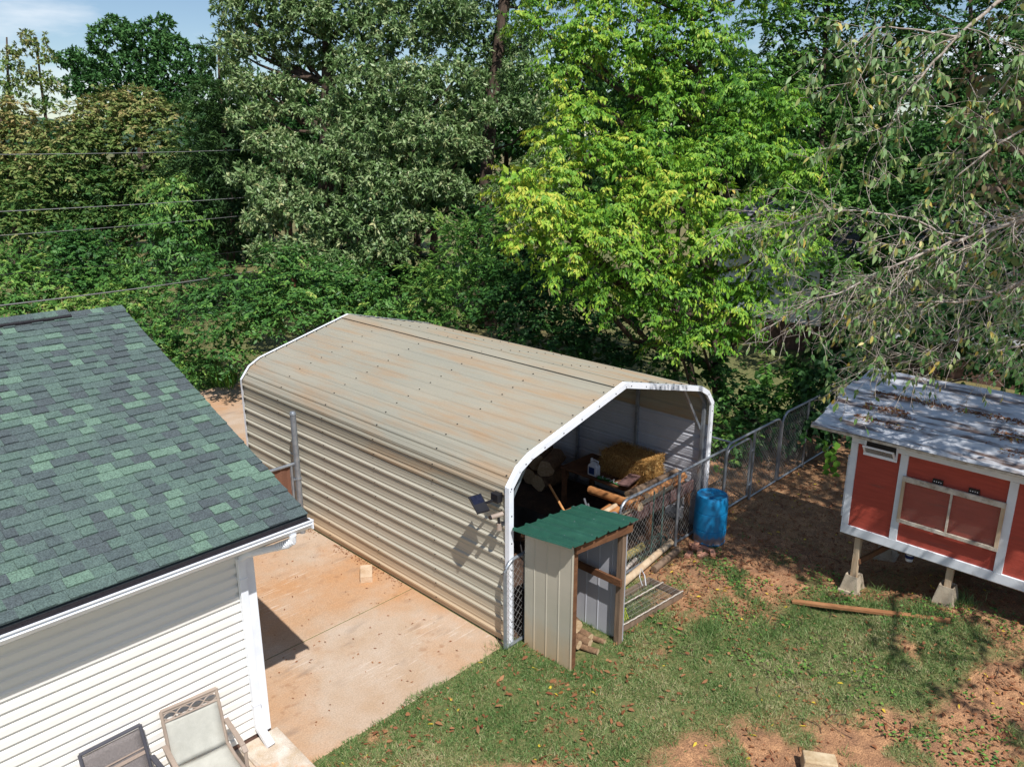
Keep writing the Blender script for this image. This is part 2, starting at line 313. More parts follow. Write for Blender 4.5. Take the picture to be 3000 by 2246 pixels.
CAMP = np.array([0, 0, CAMH])
def rnd_dir(n, zmin=-0.6):
    d = unit(RNG.normal(size=(n, 3))); return d[d[:, 2] > zmin]
def crown_points(lobes, dens, leafy=(0.7, 1.05), backkeep=0.4):
    """spray bases and outward axes over a set of foliage lobes (c, r, hue)"""
    B, A, Hh = [], [], []
    C = np.array([l[0] for l in lobes]); R = np.array([l[1] for l in lobes])
    for c, r, h in lobes:
        c = np.array(c); r = np.array(r); area = 4*math.pi*((r[0]*r[1])**1.6/3+(r[0]*r[2])**1.6/3+(r[1]*r[2])**1.6/3)**(1/1.6)
        d = rnd_dir(int(area*dens), -0.75)
        toc = unit((CAMP-c)[None])[0]; keep = (d@toc > -0.15) | (RNG.random(len(d)) < backkeep); d = d[keep]
        keep = (d[:, 2] > -0.25) | (RNG.random(len(d)) < 0.6); d = d[keep]
        # lumpy surface: coherent ripple so a lobe is never a smooth ball
        ph = RNG.random(3)*6; bump = np.sin(d[:, 0]*5+ph[0])*np.sin(d[:, 1]*5.3+ph[1])*np.sin(d[:, 2]*4.7+ph[2])
        p = c + r*d*(RNG.uniform(*leafy, len(d))*(1+0.22*bump))[:, None]
        q = np.linalg.norm((p[:, None]-C[None])/R[None], axis=2); inside = (q < 0.72).sum(1) > 0
        p, d = p[~inside], d[~inside]
        wl = 2*math.pi/max(0.35, 0.62*float(r.mean())); ph = RNG.random(9)*6.28; m3 = np.zeros(len(p))
        for q_ in range(3): kx = unit(RNG.normal(size=(1, 3)))[0]*wl*(0.8+0.35*q_); m3 += np.sin(p@kx+ph[q_]+1.2*np.sin(p@np.roll(kx, 1)*0.7+ph[q_+3]))
        keep = (m3 > -0.35) | (RNG.random(len(p)) < 0.18); p, d = p[keep], d[keep]
        B.append(p); A.append(d); Hh.append(np.full(len(p), h))
    return np.concatenate(B), np.concatenate(A), np.concatenate(Hh)
def sprays(B, A, H, style, L, W, k, twig):
    """leaves of many sprays at once"""
    n = len(B); up = np.array([0, 0, 1.0])
    a = unit(A*np.array([1, 1, 0.5]) + RNG.normal(size=(n, 3))*0.35 + up*(0.12 if style != 'droop' else 0.0))
    s = unit(np.cross(a, up+RNG.normal(size=(n, 3))*0.2))
    t = RNG.random((n, k)); sgn = np.where(np.arange(k) % 2 == 0, 1.0, -1.0)[None]
    if style in ('alt', 'droop'):
        P = B[:, None]+a[:, None]*(t*twig)[..., None]-up*(0.35*twig*t**2)[..., None]+s[:, None]*(RNG.normal(size=(n, k))*twig*0.12)[..., None]
        dr = 0.25 if style == 'alt' else 0.95
        D = a[:, None]*0.55 + s[:, None]*(sgn*RNG.uniform(0.3, 1.0, (n, k)))[..., None] - up*(dr*RNG.uniform(0.5, 1.3, (n, k)))[..., None] + RNG.normal(size=(n, k, 3))*0.18
        Nn = np.broadcast_to(up, D.shape)*0.8 + a[:, None]*(0.9 if style == 'droop' else 0.4) + RNG.normal(size=D.shape)*0.35
    elif style == 'whorl':
        P = B[:, None]+a[:, None]*(0.25*t*twig)[..., None]
        D = a[:, None]*0.5 + unit(RNG.normal(size=(n, k, 3)))*0.95 - up*0.12
        Nn = np.broadcast_to(up, D.shape)*0.9 + a[:, None]*0.5 + RNG.normal(size=D.shape)*0.45
    else:  # needle: thin plume
        P = B[:, None]+a[:, None]*(t*twig)[..., None]-up*(0.15*twig*t**2)[..., None]
        D = a[:, None]*1.1 + s[:, None]*(sgn*RNG.uniform(0.1, 0.8, (n, k)))[..., None] + RNG.normal(size=(n, k, 3))*0.3
        Nn = np.broadcast_to(up, D.shape) + RNG.normal(size=D.shape)*0.5
    v = np.clip(H[:, None]+RNG.normal(size=(n, 1))*0.13+RNG.normal(size=(n, k))*0.12, 0.02, 0.98)
    sc = RNG.uniform(0.5, 1.35, (n, k))
    f = lambda x: x.reshape(-1, *x.shape[2:])
    return f(P), f(D), f(Nn), f(sc*L), f(sc*W), f(np.broadcast_to(v, (n, k)))

def px_lobes(lst, hue=0.5, zs=0.8):
    out = []
    for l in lst:
        x, y, D, r = l[:4]; h = l[4] if len(l) > 4 else hue
        rr = r*D/FPX; out.append((pix(x, y, D), (rr, rr, rr*zs), h))
    return out
def gen_lobes(c, R, n, hue=0.5, rng=(0.3, 0.42)):
    out = []
    for i in range(n):
        d = unit(RNG.normal(size=(1, 3)))[0]; d[2] = d[2]*0.9+0.1
        out.append((np.array(c)+np.array(R)*d*RNG.uniform(0.45, 0.78), np.array(R)*RNG.uniform(*rng), hue+RNG.normal()*0.08))
    return out
def trunk_mesh(mb, base, top, r0, r1, lobes=None, limb=0.06, every=1, seg=9, wob=0.06):
    base, top = np.array(base, float), np.array(top, float); pts = []
    h = np.linalg.norm(top-base); ph = RNG.random(4)*6
    for i in range(seg+1):
        t = i/seg; pts.append(base+(top-base)*t+np.array([math.sin(t*4+ph[0])*wob*h*0.25, math.sin(t*5+ph[1])*wob*h*0.25, 0])*min(1, t*3))
    mb.tube(pts, [r0*1.35 if i == 0 else r0+(r1-r0)*i/seg for i in range(seg+1)], 10)
    P = np.array(pts)
    for i, (c, r, _) in enumerate(lobes or []):
        if i % every: continue
        c = np.array(c); d = np.linalg.norm((c-P)[:, :2], axis=1); zt = c[2]-0.55*d.mean()
        j = int(np.argmin(abs(P[:, 2]-zt))); a = P[j]; mid = (a+c)/2+np.array([0, 0, -0.08*np.linalg.norm(c-a)])+RNG.normal(size=3)*0.12
        rr = min(limb*1.4, max(0.02, limb*(0.5+0.12*np.linalg.norm(c-a)))); mb.tube([a, a*0.6+mid*0.4+RNG.normal(size=3)*0.05, mid, mid*0.4+c*0.6+RNG.normal(size=3)*0.08, c], [rr, rr*0.85, rr*0.65, rr*0.45, rr*0.2], 6)
def tree(name, label, cat, base, top, r0, lobes, style, L, W, k, twig, dens, mat, group=None, limb=0.06, every=1, bark='bark', leafy=(0.7, 1.05), r1=None, backkeep=0.4, six=False, dm=4.2, core=0.16):
    t = thing(name, label, cat, tuple(float(v) for v in base), group)
    mb = MB(); trunk_mesh(mb, base, top, r0, r1 if r1 is not None else r0*0.25, lobes, limb, every); mb.build('trunk', bark, t, smooth=True)
    B, A, H = crown_points(lobes, dens*dm, leafy, backkeep); S1 = sprays(B, A, H, style, L, W, k, twig)
    # coarser foliage deeper inside the crown
    ip, ih = [], []
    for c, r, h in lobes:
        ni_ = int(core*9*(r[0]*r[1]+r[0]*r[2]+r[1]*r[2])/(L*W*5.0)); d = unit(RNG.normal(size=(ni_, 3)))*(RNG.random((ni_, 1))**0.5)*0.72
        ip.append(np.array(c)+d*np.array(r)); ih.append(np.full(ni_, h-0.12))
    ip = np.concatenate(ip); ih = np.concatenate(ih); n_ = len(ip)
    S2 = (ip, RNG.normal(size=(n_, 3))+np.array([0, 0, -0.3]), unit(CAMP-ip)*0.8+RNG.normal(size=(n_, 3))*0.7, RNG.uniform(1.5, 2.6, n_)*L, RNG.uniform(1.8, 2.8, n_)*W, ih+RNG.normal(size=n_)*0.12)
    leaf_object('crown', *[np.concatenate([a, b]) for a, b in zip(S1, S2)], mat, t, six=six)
    return t

# ------------------------------------------------------------------ ground, hills
def fbm(x, y, sc, seed):
    """cheap coherent noise 0..1 on arrays"""
    r = np.random.default_rng(seed); v = np.zeros_like(x, float); amp = 1.0; tot = 0
    for o in range(5):
        for _ in range(3):
            a = r.random()*6.283; p = r.random()*6.283; f = sc*(1.9**o)*r.uniform(0.7, 1.3)
            v += amp*np.sin((x*math.cos(a)+y*math.sin(a))*f+p+1.3*np.sin((x*math.sin(a)-y*math.cos(a))*f*0.6+p*2))
        tot += amp*1.7; amp *= 0.6
    return 0.5+0.5*v/tot
def lawn_mask(x, y):
    """1 = mown grass, 0 = bare clay"""
    x = np.asarray(x, float); y = np.asarray(y, float); n = fbm(x, y, 1.5, 5); n2 = fbm(x, y, 5.0, 9)
    edge = 4.05-(x-7.12)*0.60                       # bare strip nearer the street side
    a = sm((y-edge)/0.5+0.5+(n-0.5)*2.2)
    bare_right = sm((x-(9.0+0.25*(y-4)))/1.2+(n-0.5)*2.4)*sm((y-4.3)/0.6+(n2-0.5))   # round barrel and fence
    coop = sm((x-11.0)/0.9+(n-0.5)*2.0)
    m = a*(1-0.95*bare_right)*(1-0.9*coop)
    m = m*sm(0.95+(n2-0.28)*2.6)
    tufts = sm((n2-0.62)*8)*0.75*sm((13-x)/1.5)
    m = np.maximum(m, tufts*sm((7.0-y)/0.3)*(x < 12.4))
    far = (y > 7.1) | (x > 13.5) | (x < 3)
    behind = sm((fbm(x, y, 0.25, 21)-0.35)*5)
    return np.where((x > 13.0) & (x < 20) & (y < 9), 0.12*behind, np.where(far, 0.8+0.2*behind, m))
gx = np.concatenate([[-900, -300, -100, -40, -15], np.linspace(-4, 14, 226), np.linspace(14.6, 36, 40), [45, 70, 120, 300, 900]])
gy = np.concatenate([[-900, -300, -100, -40, -12], np.linspace(-4, 8, 151), np.linspace(8.6, 36, 48), [45, 70, 120, 300, 900]])
X, Y = np.meshgrid(gx, gy, indexing='ij'); Z = ground_h(X, Y) + np.where((X > 3) & (X < 14) & (Y < 6.9) & (Y > -2), (fbm(X, Y, 6, 3)-0.5)*0.035, 0) - 0.004
ni, nj = len(gx), len(gy); idx = np.arange(ni*nj).reshape(ni, nj)
me = bpy.data.meshes.new('ground')
me.from_pydata(np.stack([X, Y, Z], -1).reshape(-1, 3).tolist(), [], np.stack([idx[:-1, :-1], idx[1:, :-1], idx[1:, 1:], idx[:-1, 1:]], -1).reshape(-1, 4).tolist())
at = me.attributes.new('lawn', 'FLOAT', 'POINT'); at.data.foreach_set('value', lawn_mask(X, Y).ravel().astype(np.float32))
me.polygons.foreach_set('use_smooth', [True]*len(me.polygons))
gm = pmat('ground', lin((164, 122, 88)), lin((128, 94, 70)), 2.2, 0.95, 1.0, 24, c3=lin((190, 144, 104)), s3=5, t3=(0.5, 0.75), grain=0.4, gscale=60)
t = gm.node_tree; n = t.nodes; b = n['Principled BSDF']; old = b.inputs['Base Color'].links[0].from_socket
ga = n.new('ShaderNodeAttribute'); ga.attribute_name = 'lawn'
gn = n.new('ShaderNodeTexNoise'); gn.inputs['Scale'].default_value = 14; gn.inputs['Detail'].default_value = 7; gp = n.new('ShaderNodeNewGeometry'); t.links.new(gp.outputs['Position'], gn.inputs['Vector'])
gr = n.new('ShaderNodeValToRGB'); gr.color_ramp.elements[0].position = 0.35; gr.color_ramp.elements[0].color = (*lin((80, 92, 50)), 1); gr.color_ramp.elements[1].position = 0.68; gr.color_ramp.elements[1].color = (*lin((124, 118, 76)), 1)
t.links.new(gn.outputs['Fac'], gr.inputs['Fac']); gmx = n.new('ShaderNodeMix'); gmx.data_type = 'RGBA'
t.links.new(ga.outputs['Fac'], gmx.inputs['Factor']); t.links.new(old, gmx.inputs['A']); t.links.new(gr.outputs['Color'], gmx.inputs['B']); t.links.new(gmx.outputs['Result'], b.inputs['Base Color'])
me.materials.append(gm); go = bpy.data.objects.new('ground', me); link(go); tag(go, kind='structure')

mb = MB(); K = 120
for ring, (rad, amp) in enumerate(((700, 26), (1100, 62))):
    vs = []; fs = []
    for i in range(K+1):
        a = 2*math.pi*i/K; hh = amp*(0.55+0.35*math.sin(a*5+ring*2)+0.18*math.sin(a*13+ring)+0.1*math.sin(a*29))
        vs += [(rad*math.cos(a), rad*math.sin(a), -5), ((rad+150)*math.cos(a), (rad+150)*math.sin(a), max(2, hh)), ((rad+350)*math.cos(a), (rad+350)*math.sin(a), -5)]
    for i in range(K): fs += [(3*i, 3*i+3, 3*i+4, 3*i+1), (3*i+1, 3*i+4, 3*i+5, 3*i+2)]
    mb.add(vs, fs)
tag(mb.build('hills', 'hill', smooth=True), kind='structure')

# concrete driveway, cast in bays with open joints
drv = MB(); drv.box(3.0, 7.13, 7.02, 22.4, -0.12, -0.03); drv = tag(drv.build('driveway', 'concrete_clean'), kind='structure')
ys = [7.05, 9.24, 12.3, 15.3, 18.4, 22.3]; xs = [3.0, 7.115]
for i in range(len(xs)-1):
    for j in range(len(ys)-1):
        m_ = MB(); m_.box(xs[i]+0.006, xs[i+1]-0.006, ys[j]+0.008, ys[j+1]-0.008, -0.1, 0.002+0.003*((i+j) % 2)); m_.build('slab_bay', 'concrete', drv, bevel=0.008)
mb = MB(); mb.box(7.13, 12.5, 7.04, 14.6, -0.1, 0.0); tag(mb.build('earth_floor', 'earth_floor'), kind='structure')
mb = MB(); mb.box(7.135, 12.7, 14.61, 22.3, -0.1, 0.003); mb.build('slab_bay', 'concrete', drv)
# raised patio along the house
mb = MB(); mb.box(-6, 3.55, 6.1, 7.86, -0.1, 0.1); tag(mb.build('patio', 'concrete_clean', bevel=0.01), kind='structure')

# ------------------------------------------------------------------ house with green roof
HX, HY, EZ = 3.714, 7.80, 3.02
house = thing('house', 'cream sided house with green shingle roof and white gutter', 'house', (HX, HY, 0))
mb = MB(); mb.box(-6, HX-0.05, HY+0.02, 16.6, 0.1, 2.95); wall = mb.build('wall', 'siding_cream', house)
lap = 0.122; z = 0.19; i = 0
lap_me = None
while z < 2.93:
    top = min(z+lap*1.12, 2.95)
    if lap_me is None:
        m_ = MB(); m_.add([(-6, -0.034, 0), (HX-0.06, -0.034, 0), (HX-0.06, -0.003, lap*1.0), (-6, -0.003, lap*1.0), (-6, 0.012, 0), (HX-0.06, 0.012, 0), (HX-0.06, 0.012, lap*1.0), (-6, 0.012, lap*1.0), (-6, -0.008, lap*0.66), (HX-0.06, -0.008, lap*0.66), (-6, -0.030, lap*0.52), (HX-0.06, -0.030, lap*0.52)],
            [(0, 1, 11, 10), (10, 11, 9, 8), (8, 9, 2, 3), (3, 2, 6, 7), (4, 5, 1, 0), (5, 6, 2, 9, 11, 1), (0, 10, 8, 3, 7, 4)]); lap_me = m_.mesh('siding_board', 'siding_cream')
    inst('siding_board', lap_me, (0, HY, z), parent=wall); z += lap
mb = MB(); mb.box(-6, HX-0.02, HY-0.01, HY+0.3, 0.02, 0.2); mb.build('foundation', 'foundation', house)
mb = MB(); mb.box(HX-0.1, HX+0.012, HY-0.035, HY+0.012, 0.16, 2.93); mb.box(HX-0.012, HX+0.014, HY+0.012, HY+0.1, 0.16, 2.93); mb.build('corner_trim', 'white_trim', house, bevel=0.004)
mb = MB(); mb.box(-6, 4.12, 7.33, HY+0.05, 2.90, 2.93); mb.build('soffit', 'white_paint', house)
mb = MB(); mb.box(-6, 4.14, 7.322, 7.345, 2.84, 2.975); mb.build('fascia', 'white_paint', house)
# gutter: K-style section swept along X
sec = [(7.318, 2.978), (7.318, 2.88), (7.25, 2.88), (7.214, 2.93), (7.207, 2.942), (7.222, 2.960), (7.196, 2.984), (7.196, 2.998), (7.21, 2.998), (7.212, 2.988), (7.232, 2.962), (7.256, 2.895), (7.305, 2.895), (7.305, 2.978)]
mb = MB(); n_ = len(sec); mb.add([(x, a, b_) for x in (-6, 4.2) for a, b_ in sec], [(i, (i+1) % n_, n_+(i+1) % n_, n_+i) for i in range(n_)]+[tuple(range(n_)), tuple(range(2*n_-1, n_-1, -1))]); gut = mb.build('gutter', 'white_trim', house)
mb = MB(); mb.box(4.185, 4.2, 7.2, 7.29, 2.885, 2.99); mb.build('end_cap', 'white_trim', gut)
mb = MB()
for k in range(6): mb.box(-6, 4.18, 7.213+0.021*k, 7.2315+0.021*k, 2.984+0.002*(k % 2), 2.988+0.002*(k % 2))
mb.build('gutter_guard', 'gutter_dark', gut)
# downspout: outlet elbow, upper run, wall run, foot
mb = MB(); dsx = HX-0.16
el = [(3.96, 7.25, 2.88), (3.96, 7.26, 2.80), (3.93, 7.32, 2.74), (3.86, 7.45, 2.69), (3.62, 7.70, 2.60), (dsx, 7.735, 2.55)]
mb.tube(el, 0.04, 12); ds = mb.build('downspout', 'white_trim', house, smooth='auto')
mb = MB()
for k in range(9):
    a = k/8; p = Vector(el[1]).lerp(Vector(el[3]), a); mb.tube([p-Vector((0.004, -0.004, 0.003)), p+Vector((0.004, -0.004, 0.003))], 0.046, 12)
mb.build('elbow_ribs', 'white_trim', ds)
mb = MB(); mb.box(dsx-0.045, dsx+0.045, 7.70, 7.768, 0.3, 2.57); mb.build('wall_run', 'white_trim', ds, bevel=0.008)
mb = MB(); mb.beam((dsx, 7.735, 0.32), (dsx+0.02, 7.50, 0.15), 0.09, 0.07); mb.build('foot', 'white_trim', ds, bevel=0.006)
for zz in (0.62, 2.3):
    mb = MB(); mb.box(dsx-0.05, dsx+0.05, 7.694, 7.772, zz, zz+0.02); mb.build('strap', 'white_trim', ds)
# roof
RIDGE_Y, RIDGE_Z, EAVE_Y = 12.14, 4.73, 7.325; SL = math.atan2(RIDGE_Z-3.035, RIDGE_Y-EAVE_Y); RX = 4.196; RLEN = math.hypot(RIDGE_Y-EAVE_Y, RIDGE_Z-3.035)
mb = MB(); mb.add([(-6, EAVE_Y, 3.02), (RX, EAVE_Y, 3.02), (RX, RIDGE_Y, RIDGE_Z-0.01), (-6, RIDGE_Y, RIDGE_Z-0.01), (-6, 17.0, 3.02), (RX, 17.0, 3.02)] + [(x, y, z-0.06) for x, y, z in [(-6, EAVE_Y, 3.02), (RX, EAVE_Y, 3.02), (RX, RIDGE_Y, RIDGE_Z), (-6, RIDGE_Y, RIDGE_Z), (-6, 17.0, 3.02), (RX, 17.0, 3.02)]],
    [(0, 1, 2, 3), (3, 2, 5, 4), (7, 6, 9, 8), (8, 9, 10, 11), (0, 6, 7, 1), (1, 7, 8, 2), (2, 8, 11, 5), (5, 11, 10, 4)]); roof = mb.build('roof', 'shingle_under', house)
mb = MB(); mb.add([(RX+0.002, EAVE_Y, 2.86), (RX+0.002, EAVE_Y, 3.0), (RX+0.002, RIDGE_Y, 4.70), (RX+0.002, RIDGE_Y, 4.56), (RX-0.03, EAVE_Y, 2.86), (RX-0.03, EAVE_Y, 3.0), (RX-0.03, RIDGE_Y, 4.70), (RX-0.03, RIDGE_Y, 4.56)], [(0, 3, 2, 1), (4, 5, 6, 7), (0, 4, 7, 3), (1, 2, 6, 5)]); mb.build('rake_board', 'white_paint', house)
EXPO = 0.145
def shingle_mesh(w, mat, th, name='shingle', tap=0.0):
    m_ = MB(); d = EXPO*1.25
    m_.add([(0, 0, 0), (w, 0, 0), (w-tap, d, -0.003), (tap, d, -0.003), (0, 0, th), (w, 0, th), (w-tap, d, 0.002), (tap, d, 0.002)], [(4, 5, 6, 7), (0, 1, 5, 4), (1, 2, 6, 5), (3, 0, 4, 7)])
    return m_.mesh(name, mat)
WID = [0.11, 0.14, 0.17, 0.20, 0.24]
SHM = {(w, c, h): shingle_mesh(WID[w]-0.001, SH[c], (0.012, 0.026)[h]) for w in range(5) for c in range(6) for h in range(2)}
rows = int(RLEN/EXPO); far = MB(); far_m = []
allsh = []
rr = random.Random(5)
for r in range(rows):
    s = r*EXPO; x = RX+0.004; y = EAVE_Y-0.02+s*math.cos(SL); z = 3.03+s*math.sin(SL); hi = rr.random() < 0.5
    while x > -5.2:
        w = rr.choice([1, 2, 2, 3, 3, 4, 0]); x -= WID[w]
        c = rr.choices(range(6), [4, 5, 4, 3, 4, 2.2])[0] if hi else rr.choices(range(6), [3, 4, 5, 1.6, 5, 3.4])[0]
        px_ = np.array([x, y, z])-CAMP; dep = px_@CF; sx_ = CX+FPX*(px_@RT)/dep
        allsh.append((dep if sx_ > -60 else 1e3+dep, x, y, z, w, c, int(hi))); hi = not hi
allsh.sort()
for k, (dep, x, y, z, w, c, h) in enumerate(allsh):
    if k < 300: inst('shingle', SHM[(w, c, h)], (x, y, z), (SL, 0, 0), roof)
    else:
        me_ = SHM[(w, c, h)]; M_ = Matrix.Translation((x, y, z)) @ Matrix.Rotation(SL, 4, 'X'); far.mi = c
        far.add([M_ @ v.co for v in me_.vertices], [tuple(p.vertices) for p in me_.polygons])
tag(far.build('shingles', SH, roof), kind='stuff')
cap_me = {}
for k in range(34):
    c = rr.randrange(6); x = RX-0.02-0.15*(k+1)
    if c not in cap_me:
        m_ = MB(); m_.add([(0, -0.14, -0.045), (0.19, -0.14, -0.045), (0.19, 0, 0.004), (0, 0, 0.004), (0.19, 0.14, -0.045), (0, 0.14, -0.045), (0, -0.14, -0.057), (0, 0, -0.008), (0, 0.14, -0.057), (0.19, -0.14, -0.057)], [(0, 1, 2, 3), (3, 2, 4, 5), (6, 0, 3, 7), (7, 3, 5, 8), (6, 9, 1, 0)]); cap_me[c] = m_.mesh('ridge_cap', SH[c])
    inst('ridge_cap', cap_me[c], (x, RIDGE_Y, RIDGE_Z+0.012+(0.045 if x < 3.42 else 0)), (0, -0.02, 0), roof)
mb = MB(); mb.add([(-6, -0.17, -0.03), (3.48, -0.17, -0.03), (3.48, 0, 0.03), (-6, 0, 0.03), (3.48, 0.17, -0.03), (-6, 0.17, -0.03), (-6, -0.16, -0.062), (3.47, -0.16, -0.062), (3.48, 0, -0.02), (3.47, 0.16, -0.062)], [(0, 1, 2, 3), (3, 2, 4, 5), (6, 7, 1, 0), (1, 7, 8, 2), (2, 8, 9, 4)]); mb.build('ridge_vent', 'gutter_dark', roof, loc=(0, RIDGE_Y, RIDGE_Z+0.02))

# splash channel under the downspout
ch = thing('drain_channel', 'sloping cast concrete channel below the white downspout', 'drain channel', (3.75, 7.4, 0))
mb = MB(); mb.add([(3.30, 7.76, 0), (3.80, 7.76, 0), (3.80, 6.55, 0), (3.30, 6.55, 0), (3.30, 7.76, 0.14), (3.80, 7.76, 0.14), (3.80, 6.55, 0.07), (3.30, 6.55, 0.10), (3.42, 7.74, 0.15), (3.68, 7.74, 0.15), (3.68, 6.55, 0.05), (3.42, 6.55, 0.05)],
    [(0, 3, 7, 4), (1, 5, 6, 2), (4, 7, 11, 8), (8, 11, 10, 9), (9, 10, 6, 5), (0, 4, 8, 9, 5, 1), (2, 6, 10, 11, 7, 3)]); mb.build('channel', 'concrete_clean', ch, bevel=0.01)

# ------------------------------------------------------------------ metal carport
CY0, CY1 = 7.0, 14.5
PATH = [(7.115, 0.0), (7.115, 2.5), (7.30, 2.73), (7.54, 2.86), (9.70, 3.43), (11.98, 2.87), (12.22, 2.74), (12.41, 2.5), (12.41, 0.0)]
carport = thing('carport', 'tan ribbed metal carport with white edge trim and rust tinted roof', 'carport', (9.7, 7.0, 0))
P2 = np.array(PATH); seg = np.linalg.norm(np.diff(P2, axis=0), axis=1); cum = np.concatenate([[0], np.cumsum(seg)])
def path_at(s):
    s = min(max(s, 0), cum[-1]); i = min(int(np.searchsorted(cum, s, side='right'))-1, len(seg)-1); t_ = (s-cum[i])/seg[i]
    p = P2[i]+(P2[i+1]-P2[i])*t_; d = (P2[i+1]-P2[i])/seg[i]; nrm = np.array([-d[1], d[0]])
    # blend the normal round the bends
    if t_ > 0.85 and i+1 < len(seg): d2 = (P2[i+2]-P2[i+1])/seg[i+1]; nn_ = nrm+np.array([-d2[1], d2[0]])*(t_-0.85)/0.3; nrm = nn_/np.linalg.norm(nn_)
    if t_ < 0.15 and i > 0: d2 = (P2[i]-P2[i-1])/seg[i-1]; nn_ = nrm+np.array([-d2[1], d2[0]])*(0.15-t_)/0.3; nrm = nn_/np.linalg.norm(nn_)
    return p, nrm
RIB = 0.252; RIDGE_S = cum[4]
def rib_off(s, phase=0.0):
    u = (s+phase) % RIB; c = RIB/2; d = abs(u-c)
    if d < 0.014: return 0.022
    if d < 0.036: return 0.022*(0.036-d)/0.022
    dd = abs(abs(u-c)-0.075)
    return 0.005*max(0, 1-dd/0.012)
tot = cum[-1]
def sheet(s0, s1, off, mat, name, y0=CY0, y1=CY1):
    ss = set(np.arange(s0, s1, RIB/2).tolist())
    samp = [s0]; k0 = int(s0/RIB)-1
    keys = []
    for k in range(k0, int(s1/RIB)+2):
        c = k*RIB+RIB/2
        keys += [c-0.087, c-0.075, c-0.063, c-0.036, c-0.014, c+0.014, c+0.036, c+0.063, c+0.075, c+0.087]
    keys += list(cum)
    keys = sorted(set([s0, s1]+[q for q in keys if s0 < q < s1]))
    prof = []
    for s in keys:
        p, nr = path_at(s); o = rib_off(s)*(1.0 if cum[1]-0.1 > s or s > tot-cum[1]+0.1 else 0.75)+off; prof.append((p[0]+nr[0]*o, p[1]+nr[1]*o))
    ysw = np.linspace(y0, y1, 9); n_ = len(prof); vs = []
    for j, yv in enumerate(ysw):
        for (x, z) in prof: vs.append((x, yv, z+0.002*math.sin(yv*2.1+x*1.3)))
    m_ = MB(); m_.add(vs, [(j*n_+i, (j+1)*n_+i, (j+1)*n_+i+1, j*n_+i+1) for j in range(8) for i in range(n_-1)])
    o = m_.build(name, mat, carport)
    return o
SW = RIB*4
edges = [0.03]
while edges[-1] < RIDGE_S-0.05: edges.append(min(edges[-1]+SW, RIDGE_S))
tot = cum[-1]
for k in range(len(edges)-1):
    s0, s1 = edges[k], edges[k+1]+(0.04 if edges[k+1] < RIDGE_S else 0)
    low = s1 < cum[1]+0.3
    sheet(s0, s1, 0.002*(k % 2), 'carport_wall' if low else 'carport_roof', 'wall_sheet' if low else 'roof_sheet')
    sheet(tot-s1, tot-s0, 0.002*(k % 2), 'carport_inner' if low else 'carport_roof', 'wall_sheet' if low else 'roof_sheet')
mb = MB(); c_, n_ = path_at(RIDGE_S)
mb.sweepY([(9.52, 3.43-0.045+0.026), (9.70, 3.46), (9.88, 3.43-0.045+0.026)], [CY0, CY1]); mb.build('ridge_cap', 'carport_roof', carport)
def trim_strip(yf, yb, name):
    m_ = MB(); nP = len(PATH); pts_o, pts_i = [], []
    for i in range(nP):
        dirs = []
        if i > 0: dirs.append((P2[i]-P2[i-1])/seg[i-1])
        if i < nP-1: dirs.append((P2[i+1]-P2[i])/seg[i])
        nr = sum(np.array([-d[1], d[0]]) for d in dirs); nr = nr/np.linalg.norm(nr); k = 1/max(0.6, nr@np.array([-dirs[0][1], dirs[0][0]]))
        pts_o.append(P2[i]+nr*0.03*k); pts_i.append(P2[i]-nr*0.06*k)
    vs = [(p[0], yf, p[1]) for p in pts_o]+[(p[0], yf, p[1]) for p in pts_i]+[(p[0], yb, p[1]) for p in pts_o]+[(p[0], yf+(0.04 if yb > yf else -0.04), p[1]) for p in pts_i]
    fs = []
    for i in range(nP-1): fs += [(i, i+1, nP+i+1, nP+i), (2*nP+i, 2*nP+i+1, i+1, i), (nP+i, nP+i+1, 3*nP+i+1, 3*nP+i)]
    m_.add(vs, fs); return m_.build(name, 'white_trim', carport)
trim_strip(CY0-0.03, CY0+0.05, 'front_trim'); trim_strip(CY1+0.03, CY1-0.04, 'back_trim')
mb = MB()
for i in range(1, 8):
    p = P2[i]; mb.box(p[0]-0.006, p[0]+0.006, CY0-0.034, CY0-0.029, p[1]-0.05, p[1]-0.038)
for s in np.arange(0.4, tot, 0.42):
    p, nr = path_at(s); q = p-nr*0.02; mb.box(q[0]-0.008, q[0]+0.008, CY0-0.036, CY0-0.028, q[1]-0.008, q[1]+0.008)
mb.build('trim_screws', 'steel_dark', carport); carport.children[-1]['kind'] = 'stuff'
mb = MB()
for yv in (7.12, 8.6, 10.1, 11.6, 13.1, 14.4):
    for s in np.arange(RIB*0.5, tot, RIB*1.0):
        p, nr = path_at(s); q = p+nr*0.024; mb.box(q[0]-0.009, q[0]+0.009, yv-0.009, yv+0.009, q[1]-0.004, q[1]+0.006)
o = mb.build('sheet_screws', 'steel_dark', carport); o['kind'] = 'stuff'
for yv in (7.12, 8.6, 10.1, 11.6, 13.1, 14.4):
    for xv in (7.165, 12.36):
        mb = MB(); mb.box(xv-0.03, xv+0.03, yv-0.03, yv+0.03, 0, 2.48); mb.build('post', 'galvanised', carport, bevel=0.004)
    mb = MB(); pts = [(P2[i]-np.array([0, 0.05]) if 3 <= i <= 5 else P2[i]+np.array([0.05 if i < 4 else -0.05, -0.02])) for i in range(1, 8)]
    for a, b_ in zip(pts[:-1], pts[1:]): mb.beam((a[0], yv, a[1]), (b_[0], yv, b_[1]), 0.055, 0.055, (0, 1, 0))
    mb.build('bow', 'galvanised', carport)
for sx_, xv, x2 in ((1, 7.17, 7.75), (-1, 12.35, 11.72)):
    mb = MB(); mb.beam((xv, 7.18, 1.95), (x2, 7.18, 2.84), 0.05, 0.05, (0, 1, 0)); mb.build('brace', 'galvanised', carport)
